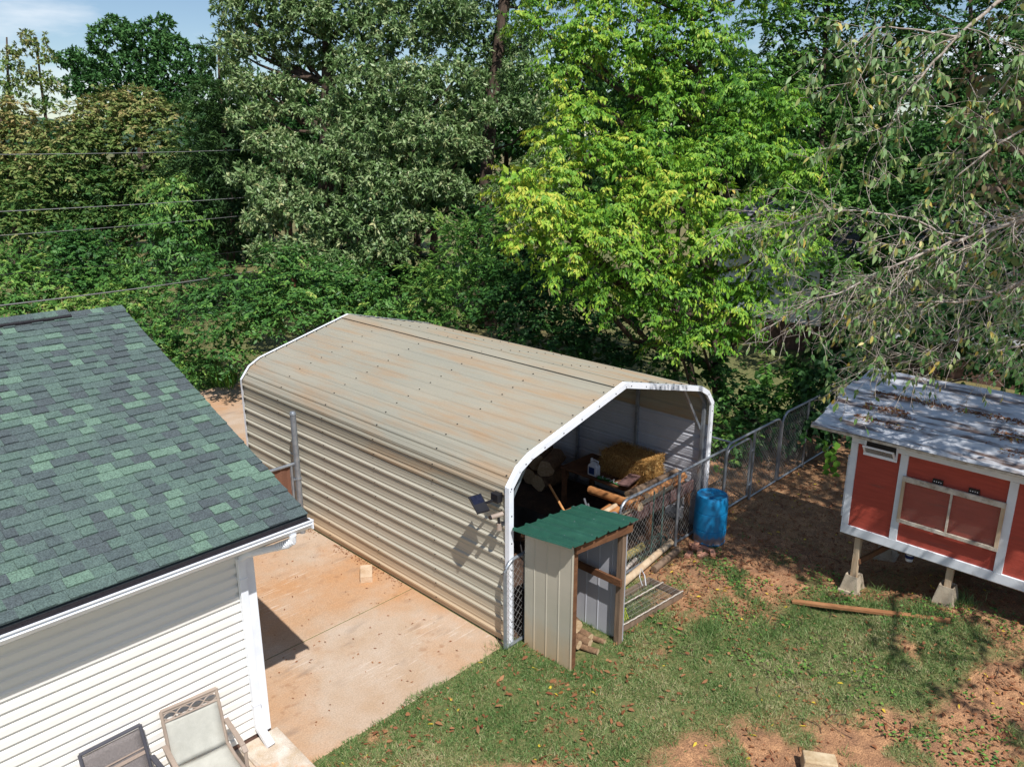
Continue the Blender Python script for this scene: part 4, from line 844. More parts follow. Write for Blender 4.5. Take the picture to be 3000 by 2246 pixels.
mb.build('wire_mesh', 'wire', cage)
pmat('rope', lin((214, 204, 190)), lin((120, 112, 104)), 60, 0.8)
for yv, y2 in ((5.99, 5.87), (6.35, 6.25)):
    mb = MB(); mb.tube([(8.5+1.45*k/30, yv+(y2-yv)*k/30, cz+0.02+0.004*math.sin(k*2)) for k in range(31)], 0.011, 6); mb.build('rope', 'rope', cage)
mb = MB(); mb.tube([(9.65, 6.45, 0.13), (9.6, 6.48, 0.3), (9.66, 6.5, 0.42), (9.7, 6.45, 0.3), (9.68, 6.4, 0.14)], 0.008, 6); mb.build('tie', 'plastic_white', cage)
rake = thing('leaf_rake', 'lime green plastic leaf rake head standing against the shelter side', 'rake', (8.40, 5.98, 0))
mb = MB()
for k in range(15):
    a = math.radians(-42+84*k/14); mb.tube([(8.42, 6.10, 0.72), (8.44, 6.10+math.sin(a)*0.28, 0.72-math.cos(a)*0.34), (8.45, 6.10+math.sin(a)*0.36, 0.72-math.cos(a)*0.5)], 0.006, 5)
mb.build('tines', 'rake_green', rake)
mb = MB(); mb.tube([(8.44, 5.90, 0.50), (8.44, 6.0, 0.47), (8.44, 6.2, 0.47), (8.44, 6.30, 0.50)], 0.009, 5); mb.tube([(8.42, 6.10, 0.70), (8.40, 6.3, 1.3)], 0.013, 7); mb.build('handle', 'rake_green', rake)
# barrel
brl = thing('barrel', 'blue plastic barrel with mud streaked base beside the fence', 'barrel', (12.0, 6.62, 0)); BR = 0.298
prof = [(0.0, 0.02), (BR*0.93, 0.0), (BR*0.98, 0.02), (BR*0.98, 0.045), (BR*0.955, 0.05), (BR*0.97, 0.12), (BR, 0.2), (BR, 0.262), (BR, 0.269), (BR*0.97, 0.273), (BR*0.97, 0.285), (BR, 0.289), (BR, 0.296), (BR, 0.45), (BR, 0.58), (BR, 0.587), (BR*0.97, 0.591), (BR*0.97, 0.603), (BR, 0.607), (BR, 0.615), (BR*0.995, 0.74), (BR*0.975, 0.82), (BR*0.94, 0.865), (BR*0.90, 0.885), (BR*0.86, 0.885), (BR*0.82, 0.865), (BR*0.4, 0.862), (0.0, 0.862)]
bm_ = pmat('barrel_skin', lin((22, 124, 176)), lin((20, 120, 172)), 4, 0.36, 0, 20, spec=0.5)
t = bm_.node_tree; b = t.nodes['Principled BSDF']; old = b.inputs['Base Color'].links[0].from_socket; g_ = t.nodes.new('ShaderNodeNewGeometry'); sx = t.nodes.new('ShaderNodeSeparateXYZ'); t.links.new(g_.outputs['Position'], sx.inputs['Vector'])
nn = t.nodes.new('ShaderNodeTexNoise'); nn.inputs['Scale'].default_value = 9; mm = t.nodes.new('ShaderNodeMath'); mm.operation = 'MULTIPLY_ADD'; mm.inputs[1].default_value = 0.22; t.links.new(nn.outputs['Fac'], mm.inputs[0]); t.links.new(sx.outputs['Z'], mm.inputs[2])
crm = t.nodes.new('ShaderNodeValToRGB'); e = crm.color_ramp.elements; e[0].position = 0.13; e[0].color = (0, 0, 0, 1); e[1].position = 0.17; e[1].color = (0.9, 0.9, 0.9, 1); e2 = e.new(0.24); e2.color = (0.75, 0.75, 0.75, 1); e3 = e.new(0.31); e3.color = (0, 0, 0, 1)
t.links.new(mm.outputs[0], crm.inputs['Fac']); mxx = t.nodes.new('ShaderNodeMix'); mxx.data_type = 'RGBA'; mxx.inputs['B'].default_value = (*lin((132, 108, 92)), 1); t.links.new(crm.outputs['Color'], mxx.inputs['Factor']); t.links.new(old, mxx.inputs['A']); t.links.new(mxx.outputs['Result'], b.inputs['Base Color'])
prof = [(r_, z_*1.05) for r_, z_ in prof]; mb = MB(); mb.lathe((12.0, 6.62, 0), prof, 40); mb.build('drum', 'barrel_skin', brl, smooth='auto')
for dx in (-0.11, 0.12): mb = MB(); mb.lathe((12.0+dx, 6.62+dx*0.5, 0.905), [(0.03, 0), (0.03, 0.02), (0.0, 0.022)], 12); mb.build('bung', 'barrel_blue', brl)
# bricks
bme = MB(); bme.box(-0.1, 0.1, -0.048, 0.048, 0, 0.06); bme = bme.mesh('brick', 'brick_clay')
for k, (x, y, z, rz, rx) in enumerate([(11.22, 6.56, 0.0, 0.2, 0), (11.52, 6.66, 0.0, 0.9, 0.0), (11.46, 6.48, 0.0, 0.5, 0), (11.62, 6.48, 0.0, 1.5, 0), (11.36, 6.36, 0.0, -0.2, 0), (11.58, 6.30, 0.0, 0.7, 0), (11.50, 6.60, 0.062, 0.3, 0.06)]):
    o = inst('brick', bme, (x, y, z), (rx, 0, rz)); tag(o, ['loose red brick in the little heap before the blue barrel', 'red brick lying on top of the little heap before the barrel'][k == 6], 'brick', None if k == 6 else 'bricks by the barrel')
    b = o.modifiers.new('bevel', 'BEVEL'); b.width = 0.006; b.segments = 2
# cinder block by the carport wall
mb = MB(); mb.box(6.55, 6.95, 10.02, 10.22, 0.004, 0.03, -0.25); mb.box(6.55, 6.95, 10.02, 10.22, 0.16, 0.19, -0.25)
blk = thing('cinder_block', 'concrete block lying flat at the foot of the carport wall', 'block', (6.76, 10.1, 0))
mb = MB(); rz = 0.95
for (x0, x1, y0, y1) in ((-0.2, 0.2, -0.1, -0.07), (-0.2, 0.2, 0.07, 0.1), (-0.2, -0.17, -0.07, 0.07), (-0.015, 0.015, -0.07, 0.07), (0.17, 0.2, -0.07, 0.07)): mb.box(6.8+x0, 6.8+x1, 10.08+y0, 10.08+y1, 0.006, 0.10, rz, (6.8, 10.08))
mb.build('shell', 'concrete_block', blk)
mb = MB(); mb.box(6.8-0.2, 6.8+0.2, 10.08-0.1, 10.08+0.1, 0.1005, 0.118, rz, (6.8, 10.08)); mb.build('web', 'concrete_block', blk, bevel=0.004)
# lumber on the lawn, stone block
zl, zr = float(ground_h(11.12, 4.55)), float(ground_h(11.5, 2.5))
mb = MB(); mb.beam((11.08, 4.55, zl+0.03), (11.50, 2.42, zr+0.04), 0.09, 0.045); single('lumber', mb, 'lumber', 'reddish wooden two by four lying on the grass before the coop', 'lumber', bevel=0.003)
mb = MB(); mb.add([(x, y, z) for x, y, z in [(-0.2, -0.1, 0), (0.2, -0.1, 0), (0.2, 0.1, 0), (-0.2, 0.1, 0), (-0.18, -0.09, 0.17), (0.19, -0.085, 0.16), (0.18, 0.09, 0.18), (-0.185, 0.095, 0.18)]], [(3, 2, 1, 0), (4, 5, 6, 7), (0, 1, 5, 4), (1, 2, 6, 5), (2, 3, 7, 6), (3, 0, 4, 7)])
o = single('stone_block', mb, 'stone', 'pale rough stone block lying on the bare red soil', 'stone block', bevel=0.015); o.location = (7.92, 2.72, 0.01); o.rotation_euler = (0, 0, -1.0)

# ------------------------------------------------------------------ red coop on legs
KX, KY1, KY0, KB, KT, KD = 12.0, 4.29, 0.75, 1.02, 2.72, 1.75
coop = thing('chicken_coop', 'red wooden coop with white trim and tin roof raised on legs', 'coop', (KX, 3.0, 0))
mb = MB(); mb.box(KX+0.02, KX+KD, KY0, KY1-0.02, KB+0.06, KT); mb.build('wall', 'red_panel', coop)
mb = MB(); mb.box(KX-0.012, KX+0.03, KY0-0.01, KY1, KB, KB+0.15); mb.build('trim_board', 'barn_white', coop, bevel=0.004)
mb = MB(); mb.box(KX-0.012, KX+0.03, KY0-0.01, KY1, KT-0.15, KT-0.005); mb.build('trim_board', 'barn_white', coop, bevel=0.004)
for (y0, y1) in ((KY1-0.105, KY1), (3.44, 3.55), (2.00, 2.11), (0.75, 0.85)):
    mb = MB(); mb.box(KX-0.010, KX+0.025, y0, y1, KB+0.152, KT-0.152); mb.build('trim_board', 'barn_white', coop, bevel=0.003)
for (z0, z1) in ((KB, KB+0.15), (KT-0.15, KT)): mb = MB(); mb.box(KX+0.032, KX+KD, KY1-0.018, KY1+0.008, z0, z1); mb.build('trim_board', 'barn_white', coop)
for (x0, x1) in ((KX+0.032, KX+0.13), (KX+KD-0.1, KX+KD)): mb = MB(); mb.box(x0, x1, KY1-0.016, KY1+0.012, KB+0.152, KT-0.152); mb.build('trim_board', 'barn_white', coop)
mb = MB(); mb.box(KX+0.06, KX+0.1, KY1+0.015, KY1+0.045, KB+0.25, KB+1.3); mb.build('door_edge', 'barn_white', coop)
mb = MB(); mb.box(KX+0.03, KX+KD, KY0+0.02, KY1-0.05, KB-0.03, KB+0.05); mb.build('floor_frame', 'wood_weathered', coop)
# window with two panes propped on the front
wn = MB(); wn.box(KX-0.055, KX-0.014, 2.10, 3.47, 2.17, 2.25); wn = wn.build('window_frame', 'old_white', coop, bevel=0.003)
for nm, (y0, y1, z0, z1) in (('bottom_rail', (2.10, 3.47, 1.50, 1.555)), ('stile', (3.425, 3.47, 1.555, 2.17)), ('stile', (2.10, 2.15, 1.555, 2.17)), ('mullion', (2.77, 2.80, 1.555, 2.17))):
    mb = MB(); mb.box(KX-0.05, KX-0.014, y0+0.0005, y1-0.0005, z0, z1); mb.build(nm, 'old_white' if nm != 'stile' else 'wood_leg', wn, bevel=0.003)
for (y0, y1) in ((2.80, 3.425), (2.15, 2.77)):
    mb = MB(); mb.box(KX-0.036, KX-0.031, y0, y1, 1.555, 2.17); mb.build('pane', 'pane_glass', wn)
for yv in (3.0, 2.52):
    mb = MB(); mb.box(KX-0.014, KX+0.012, yv-0.07, yv+0.07, 2.25, 2.32); hg = mb.build('hinge', 'black_plastic', wn)
    mb = MB()
    for k in range(4): mb.tube([(KX-0.016, yv-0.045+0.03*k, 2.285), (KX-0.012, yv-0.045+0.03*k, 2.285)], 0.008, 8)
    mb.build('screw', 'plastic_white', hg)
def vent(yc, nm):
    v = MB(); v.box(KX-0.03, KX-0.013, yc-0.25, yc+0.25, 2.42, 2.45); v.box(KX-0.03, KX-0.013, yc-0.25, yc+0.25, 2.65, 2.68); v.box(KX-0.03, KX-0.013, yc-0.25, yc-0.22, 2.45, 2.65); v.box(KX-0.03, KX-0.013, yc+0.22, yc+0.25, 2.45, 2.65); v = v.build(nm, 'white_trim', coop, bevel=0.003)
    m_ = MB(); m_.box(KX-0.02, KX-0.015, yc-0.22, yc+0.22, 2.45, 2.65); m_.build('insect_screen', 'steel_dark', v)
    m_ = MB(); p0, p1 = Vector((KX-0.035, 0, 2.46)), Vector((KX-0.15, 0, 2.60))
    for t_ in (0.0, 1.0): q = p0.lerp(p1, t_); m_.box(q.x-0.012, q.x+0.012, yc-0.23, yc+0.23, q.z-0.012, q.z+0.012)
    for s_ in (-1, 1): m_.beam((p0.x, yc+0.218*s_, p0.z), (p1.x, yc+0.218*s_, p1.z), 0.024, 0.024)
    sa = m_.build('sash', 'white_trim', v)
    m_ = MB(); m_.add([(p0.x, yc-0.21, p0.z), (p0.x, yc+0.21, p0.z), (p1.x, yc+0.21, p1.z), (p1.x, yc-0.21, p1.z)], [(0, 1, 2, 3)]); m_.build('pane', 'pane_clear', v)
vent(3.84, 'vent_window'); vent(1.62, 'vent_window')
# roof sheets, ribs running along the coop
RZ0, RZ1, RX0, RX1 = 2.80, 3.24, 11.70, 13.90
mb = MB(); mb.add([(RX0, KY0-0.4, RZ0-0.05), (RX0, 4.84, RZ0-0.05), (RX1, 4.84, RZ1-0.05), (RX1, KY0-0.4, RZ1-0.05), (RX0, KY0-0.4, RZ0-0.01), (RX0, 4.84, RZ0-0.01), (RX1, 4.84, RZ1-0.01), (RX1, KY0-0.4, RZ1-0.01)], [(0, 1, 2, 3), (7, 6, 5, 4), (0, 4, 5, 1), (1, 5, 6, 2), (2, 6, 7, 3), (3, 7, 4, 0)]); rfd = mb.build('roof', 'old_white', coop)
for k in range(4):
    a0, a1 = k/4, (k+1)/4+0.02
    prof = []
    for t_ in np.linspace(a0, min(a1, 1.03), 40):
        x = RX0-0.03+(RX1-RX0+0.05)*t_; u = (t_*2.2) % 0.44; o_ = 0.03*max(0, 1-abs(u-0.03)/0.028)+0.006*math.sin(t_*60); prof.append((x, RZ0+(RZ1-RZ0)*t_+o_+0.004+0.004*(4-k)/2))
    m_ = MB(); ysw = np.linspace(KY0-0.42, 4.86+0.04*((k*7) % 3-1), 13); vs = [(x, y, z+0.007*math.sin(y*3+x*4)) for y in ysw for x, z in prof]; n_ = len(prof)
    m_.add(vs, [(j*n_+i, j*n_+i+1, (j+1)*n_+i+1, (j+1)*n_+i) for j in range(12) for i in range(n_-1)]); o = m_.build('roof_sheet', 'coop_tin', rfd); s_ = o.modifiers.new('thickness', 'SOLIDIFY'); s_.thickness = 0.003; s_.offset = -1
for (yv, hp) in ((4.02, 0), (2.66, 1), (1.1, 2)):
    for xv in (KX+0.10, KX+KD-0.15):
        g0 = float(ground_h(xv, yv)); mb = MB(); mb.box(xv-0.045, xv+0.045, yv-0.045, yv+0.045, g0+0.12, KB-0.001); mb.build('leg', 'wood_leg', coop, bevel=0.003)
        m_ = MB(); s0, s1, hh = 0.16, 0.10, 0.30; m_.add([(xv+a*s0, yv+b_*s0, g0-0.02) for a, b_ in ((-1, -1), (1, -1), (1, 1), (-1, 1))]+[(xv+a*s1, yv+b_*s1, g0+hh) for a, b_ in ((-1, -1), (1, -1), (1, 1), (-1, 1))]+[(xv+a*0.05, yv+b_*0.05, g0+hh-0.07) for a, b_ in ((-1, -1), (1, -1), (1, 1), (-1, 1))],
            [(3, 2, 1, 0), (0, 1, 5, 4), (1, 2, 6, 5), (2, 3, 7, 6), (3, 0, 4, 7), (4, 5, 9, 8), (5, 6, 10, 9), (6, 7, 11, 10), (7, 4, 8, 11), (8, 9, 10, 11)]); pr_ = m_.build('pier', 'concrete_pier', coop, bevel=0.012)
        if hp == 0: m_ = MB(); m_.box(xv-0.18, xv+0.18, yv-0.18, yv+0.18, g0-0.03, g0+0.035, 0.15); m_.build('pad', 'concrete_pier', pr_)
mb = MB(); mb.beam((KX+0.1, 3.98, 0.55), (KX+1.4, 3.3, KB), 0.04, 0.09); mb.build('brace', 'wood_brown', coop)
fd = thing('feeder_bottle', 'small cream bottle with blue band hanging under the coop floor', 'bottle', (KX+0.5, 3.35, 0.7))
mb = MB(); mb.lathe((KX+0.5, 3.35, 0.66), [(0.0, 0), (0.055, 0.0), (0.06, 0.04), (0.055, 0.16), (0.03, 0.22), (0.02, 0.36)], 14); mb.build('body', 'plastic_white', fd, smooth='auto')
mb = MB(); mb.lathe((KX+0.5, 3.35, 0.71), [(0.064, 0), (0.066, 0.03), (0.062, 0.05)], 14); mb.build('band', 'cloth_blue', fd)
# leaf rubbish caught on the tin
n_ = 4500; yv = RNG.uniform(0.9, 4.4, n_); tt = np.clip(RNG.choice([0.22, 0.40, 0.43, 0.63], n_)+RNG.normal(size=n_)*0.02, 0.02, 0.98); keep = fbm(yv*1.0, tt*6, 2.2, 31) > 0.40; yv, tt = yv[keep], tt[keep]; n_ = len(yv)
P = np.stack([RX0+(RX1-RX0)*tt, yv, RZ0+(RZ1-RZ0)*tt+0.025+RNG.random(n_)*0.01], 1); tag(leaf_object('roof_litter', P, unit(RNG.normal(size=(n_, 3))*np.array([1, 1, 0.25])), np.array([0, 0, 1.0])+RNG.normal(size=(n_, 3))*0.3, RNG.uniform(0.03, 0.08, n_), RNG.uniform(0.01, 0.03, n_), np.where(RNG.random(n_) < 0.06, 0.98, RNG.uniform(0, 0.75, n_)), 'litter'), 'dry leaves and twigs gathered on the coop tin roof', 'leaf litter', kind='stuff')

# ------------------------------------------------------------------ patio chairs
def sling_chair(label, x, y, rz, frame, sling, fancy):
    t_ = bpy.data.objects.new('patio_chair', None); COL.objects.link(t_); t_.location = (x, y, 0.1); t_.rotation_euler = (0, 0, rz); tag(t_, label, 'chair', 'patio chairs')
    def part(nm, m_, mt, par=t_, **k): o = m_.build(nm, mt, par, **k); return o
    W = 0.30
    # local frame: back towards +Y, seat towards -Y
    bt, bb, sf = (0.20, 1.04), (0.02, 0.42), (-0.50, 0.44)
    def bp(t_, s_=0, off=0): return (s_, bb[0]+(bt[0]-bb[0])*t_-off, bb[1]+(bt[1]-bb[1])*t_)
    m_ = MB()
    for s_ in (-1, 1): m_.tube([(s_*W, sf[0], sf[1]-0.02), (s_*W, -0.2, 0.40), (s_*W, *bb), bp(0.5, s_*W), bp(1, s_*W)], 0.019, 8)
    m_.tube([bp(1, -W), bp(1, W)], 0.02, 8)
    if fancy: m_.tube([bp(0.80, -W), bp(0.80, W)], 0.012, 8); m_.tube([bp(0.955, -W), bp(0.955, W)], 0.010, 8)
    m_.tube([(-W, sf[0], sf[1]-0.02), (W, sf[0], sf[1]-0.02)], 0.016, 8); part('frame', m_, frame, smooth='auto')
    if fancy:
        m_ = MB()
        for k in range(4):
            cx_ = -W+0.075+0.15*k
            for sg in (1, -1): m_.tube([bp(0.878+sg*0.062*math.sin(math.pi*j/8), cx_-0.078+0.156*j/8) for j in range(9)], 0.007, 6)
        part('ornament', m_, frame)
    top = 0.79 if fancy else 0.93
    m_ = MB(); nj, nk = 10, 6; vs = []
    for j in range(nj+1):
        for k in range(nk+1): u = -1+2*k/nk; vs.append(bp(top*j/nj, u*(W-0.012), -0.012*(1-u*u)))
    m_.add(vs, [(j*(nk+1)+k, j*(nk+1)+k+1, (j+1)*(nk+1)+k+1, (j+1)*(nk+1)+k) for j in range(nj) for k in range(nk)]); o = part('back_sling', m_, sling, smooth=True); o.modifiers.new('thickness', 'SOLIDIFY').thickness = 0.006
    m_ = MB(); vs = []
    for j in range(nj+1):
        for k in range(nk+1): u = -1+2*k/nk; q = j/nj; vs.append((u*(W-0.012), bb[0]+(sf[0]-bb[0])*q, 0.415+(0.03 if q > 0.9 else 0)-0.02*math.sin(math.pi*q)-0.012*(1-u*u)))
    m_.add(vs, [(j*(nk+1)+k, (j+1)*(nk+1)+k, (j+1)*(nk+1)+k+1, j*(nk+1)+k+1) for j in range(nj) for k in range(nk)]); o = part('seat_sling', m_, sling, smooth=True); o.modifiers.new('thickness', 'SOLIDIFY').thickness = 0.006
    if not fancy:
        for q0, q1 in ((0.52, 0.58), (0.62, 0.645)):
            m_ = MB(); m_.add([bp(q0, -W+0.02, 0.008), bp(q0, W-0.02, 0.008), bp(q1, W-0.02, 0.008), bp(q1, -W+0.02, 0.008)], [(0, 1, 2, 3)]); part('stripe', m_, 'sling_tan')
    for s_ in (-1, 1):
        x_ = s_*(W+0.035)
        m_ = MB(); pts = [bp(0.42, x_), (x_, -0.18, 0.665), (x_, -0.40, 0.645), (x_, -0.47, 0.60)]
        for a, b_ in zip(pts[:-1], pts[1:]): m_.beam(a, b_, 0.055, 0.03)
        part('armrest', m_, frame, bevel=0.008)
        m_ = MB(); m_.tube([(x_, -0.45, 0.60), (x_, -0.46, 0.3), (x_, -0.50, 0.0)], 0.02, 8); part('leg', m_, frame, smooth='auto')
        m_ = MB(); m_.tube([(s_*W, bb[0]-0.05, 0.40), (s_*W, 0.12, 0.2), (s_*W, 0.2, 0.0)], 0.018, 8); part('leg', m_, frame, smooth='auto')
    return t_
sling_chair('taupe patio chair with pale sage sling and looped top rail', 2.76, 7.50, -0.10, 'sand_metal', 'sling_sage', True)
sling_chair('dark grey patio chair with striped mesh sling by the house wall', 1.95, 7.48, 0.02, 'slate_metal', 'sling_grey', False)

# ------------------------------------------------------------------ neighbour house behind the trees
nh = thing('neighbour_house', 'pale sided house with grey shingle roof hidden behind trees', 'house', (27, 11, 0))
mb = MB(); mb.box(26.65, 33, 4.0, 15.2, 0, 1.0); mb.build('foundation', 'foundation', nh)
mb = MB(); mb.box(26.62, 33, 4.0, 15.2, 1.0, 3.45); nw = mb.build('wall', 'neighbour_siding', nh)
m_ = MB(); m_.add([(-0.03, 4, 0), (-0.03, 15.2, 0), (-0.005, 15.2, 0.18), (-0.005, 4, 0.18), (0.01, 4, 0), (0.01, 15.2, 0)], [(0, 1, 2, 3), (0, 4, 5, 1)]); nbm = m_.mesh('siding_board', 'neighbour_siding')
for k in range(13): inst('siding_board', nbm, (26.62, 0, 1.0+0.185*k), parent=nw)
mb = MB(); mb.add([(26.1, 3.6, 3.4), (26.1, 15.6, 3.4), (29.8, 15.6, 5.0), (29.8, 3.6, 5.0), (33.6, 15.6, 3.4), (33.6, 3.6, 3.4)], [(0, 3, 2, 1), (3, 5, 4, 2), (0, 1, 4, 5)]); mb.build('roof', 'neighbour_roof', nh)
mb = MB(); mb.add([(26.7, 15.19, 3.4), (29.8, 15.19, 4.9), (32.9, 15.19, 3.4)], [(0, 1, 2)]); mb.build('gable', 'neighbour_siding', nh)

# ------------------------------------------------------------------ overhead wires on two poles
def pole(x, y, h, lb):
    t_ = thing('utility_pole', lb, 'pole', (x, y, 0), 'utility poles'); m_ = MB(); m_.tube([(x, y, -0.2), (x, y, h)], [0.16, 0.11], 12); m_.build('shaft', 'wood_brown', t_, smooth='auto')
    m_ = MB(); m_.beam((x-0.6, y-0.1, h-0.5), (x+0.6, y-0.1, h-0.5), 0.1, 0.12); m_.build('cross_arm', 'wood_brown', t_)
wires = [((0, 453, 20), (690, 440, 31), 0.010, 'cable', 'highest pale overhead wire crossing the left trees'), ((0, 620, 18), (770, 575, 29), 0.010, 'cable', 'second overhead wire below the highest one'), ((0, 690, 18), (680, 635, 29), 0.008, 'cable', 'third thin overhead wire before the left trees'), ((0, 805, 17), (720, 735, 28), 0.007, 'cable_black', 'thin dark overhead wire above the thick cable'), ((0, 895, 14), (660, 808, 24), 0.014, 'cable', 'lowest and thickest overhead cable behind the green roof')]
ends = []
for a, b_, r_, mt, lb in wires:
    p, q = pix(*a), pix(*b_); d = q-p; p2 = p-d*0.7; q2 = q+d*0.35; ends.append((p2, q2))
    m_ = MB(); pts = []
    for k in range(41): t_ = k/40; v = p2+(q2-p2)*t_; u = (t_*2.05-0.7); v = v+np.array([0, 0, 0.10*(u*(u-1))]); pts.append(v)
    m_.tube(pts, r_, 5); single('overhead_wire', m_, mt, lb, 'wire', 'overhead wires')
e0 = np.mean([e[0] for e in ends], 0); e1 = np.mean([e[1] for e in ends], 0)
pole(float(e1[0]), float(e1[1]), 6.9, 'wooden utility pole hidden among the trees')

# ------------------------------------------------------------------ trees
def gpt(x, D, z=0.0):
    """ground point below photo column x at depth D"""
    p = pix(x, 600, D); return np.array([p[0], p[1], z])
# yellow-green tree right behind the carport
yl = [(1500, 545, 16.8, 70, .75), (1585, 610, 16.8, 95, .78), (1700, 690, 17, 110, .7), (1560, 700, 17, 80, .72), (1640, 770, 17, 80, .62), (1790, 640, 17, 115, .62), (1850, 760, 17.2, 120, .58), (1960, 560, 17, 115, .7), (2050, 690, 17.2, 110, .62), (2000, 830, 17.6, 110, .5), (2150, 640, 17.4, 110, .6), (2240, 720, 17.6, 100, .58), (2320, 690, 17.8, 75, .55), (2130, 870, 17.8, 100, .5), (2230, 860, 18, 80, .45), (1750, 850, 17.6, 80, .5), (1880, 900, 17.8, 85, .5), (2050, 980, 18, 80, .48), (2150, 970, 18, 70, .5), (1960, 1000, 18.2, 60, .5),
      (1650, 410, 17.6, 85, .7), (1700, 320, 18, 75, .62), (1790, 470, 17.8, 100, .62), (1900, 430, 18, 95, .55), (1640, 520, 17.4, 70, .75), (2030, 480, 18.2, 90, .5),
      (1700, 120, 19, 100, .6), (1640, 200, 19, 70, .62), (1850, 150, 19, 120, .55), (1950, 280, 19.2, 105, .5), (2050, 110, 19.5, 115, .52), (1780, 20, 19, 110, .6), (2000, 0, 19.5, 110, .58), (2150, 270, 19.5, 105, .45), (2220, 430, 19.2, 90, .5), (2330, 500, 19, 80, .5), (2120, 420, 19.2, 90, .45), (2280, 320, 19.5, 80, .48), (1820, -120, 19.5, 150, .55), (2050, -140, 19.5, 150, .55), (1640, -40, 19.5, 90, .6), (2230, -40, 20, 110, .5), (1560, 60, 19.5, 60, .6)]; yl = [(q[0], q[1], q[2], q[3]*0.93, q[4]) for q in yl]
lob = px_lobes(yl, zs=0.78)
bs = gpt(2165, 20.2)
tree('hackberry_tree', 'bright yellow green leafy tree with drooping leaves behind carport', 'tree', bs, pix(2000, -100, 19.6), 0.17, lob, 'droop', 0.105, 0.043, 26, 0.40, 11.5, 'leaf_yg', dm=4.6, core=0.2, limb=0.075, leafy=(0.55, 1.08), bark='bark')
# two more stems of the clump
for k, (x, D, tx, ty) in enumerate(((2085, 20.8, 1850, 250), (2010, 21.2, 2040, 150))):
    lb2 = px_lobes([(tx+dx, ty+dy, D+0.6, 85, .4) for dx, dy in ((-80, 60), (60, 20), (0, 140), (120, 160), (-30, 260), (90, 330), (-140, 380))])
    tree('hackberry_tree', ['slim dark stemmed tree just left of the yellow green tree trunk', 'slim leaning tree between the carport end and yellow green tree'][k], 'tree', gpt(x, D), pix(tx, ty, D+0.5), 0.09, lb2, 'droop', 0.13, 0.056, 18, 0.4, 9, 'leaf_mid', limb=0.05, leafy=(0.55, 1.08))
# big oak behind the carport
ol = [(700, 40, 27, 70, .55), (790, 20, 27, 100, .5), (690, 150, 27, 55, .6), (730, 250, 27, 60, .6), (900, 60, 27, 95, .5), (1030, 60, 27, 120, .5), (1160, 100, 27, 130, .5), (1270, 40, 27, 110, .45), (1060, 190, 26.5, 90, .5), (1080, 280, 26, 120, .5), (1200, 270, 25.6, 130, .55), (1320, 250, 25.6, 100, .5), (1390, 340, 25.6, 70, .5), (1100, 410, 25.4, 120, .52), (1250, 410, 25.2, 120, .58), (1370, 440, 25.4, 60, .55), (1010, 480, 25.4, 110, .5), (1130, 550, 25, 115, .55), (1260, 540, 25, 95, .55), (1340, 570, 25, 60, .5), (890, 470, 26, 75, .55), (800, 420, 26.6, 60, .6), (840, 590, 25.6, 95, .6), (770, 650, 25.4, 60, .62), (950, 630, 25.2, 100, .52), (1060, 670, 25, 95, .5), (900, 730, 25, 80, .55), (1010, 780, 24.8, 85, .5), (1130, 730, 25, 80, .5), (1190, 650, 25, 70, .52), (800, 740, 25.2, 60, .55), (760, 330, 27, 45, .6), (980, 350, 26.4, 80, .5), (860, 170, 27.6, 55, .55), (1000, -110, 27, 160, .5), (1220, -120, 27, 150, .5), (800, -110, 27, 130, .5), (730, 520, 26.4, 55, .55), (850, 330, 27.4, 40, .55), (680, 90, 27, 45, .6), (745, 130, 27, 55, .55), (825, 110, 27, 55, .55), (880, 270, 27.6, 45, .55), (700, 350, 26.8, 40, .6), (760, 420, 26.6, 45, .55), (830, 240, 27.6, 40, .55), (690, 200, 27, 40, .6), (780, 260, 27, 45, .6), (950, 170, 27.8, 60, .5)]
tree('oak_tree', 'large oak with pale glossy green leaves behind the carport ridge', 'tree', gpt(965, 27.4), pix(935, -150, 27.4), 0.42, px_lobes(ol, zs=0.62), 'whorl', 0.17, 0.062, 12, 0.3, 17, 'leaf_oak', limb=0.10, leafy=(0.6, 1.1), every=1)
o2 = [(1400, 70, 31, 80, .4), (1530, 230, 29.5, 75, .45), (1570, 340, 29, 65, .5), (1490, 320, 29.5, 55, .45), (1550, 110, 30, 75, .4), (1620, 440, 29, 60, .45), (1560, 520, 28.6, 70, .5), (1480, 560, 28.4, 60, .5), (1380, 170, 31, 70, .35), (1330, 80, 31.4, 90, .35), (1610, 560, 28.4, 70, .45), (1560, 640, 28, 75, .5), (1640, 660, 28, 60, .4), (1480, 140, 31.6, 60, .35), (1430, 240, 31.6, 60, .35), (1420, -60, 31, 120, .4), (1560, -40, 31, 110, .4), (1600, 250, 30, 50, .4), (1400, 400, 31.5, 50, .35)]
tree('oak_tree', 'tall straight trunked oak between the big oak and yellow green tree', 'tree', gpt(1425, 30.4), pix(1478, -250, 30.4), 0.30, px_lobes(o2), 'whorl', 0.17, 0.062, 11, 0.3, 13, 'leaf_oak', limb=0.06, every=2, leafy=(0.6, 1.1), r1=0.2)
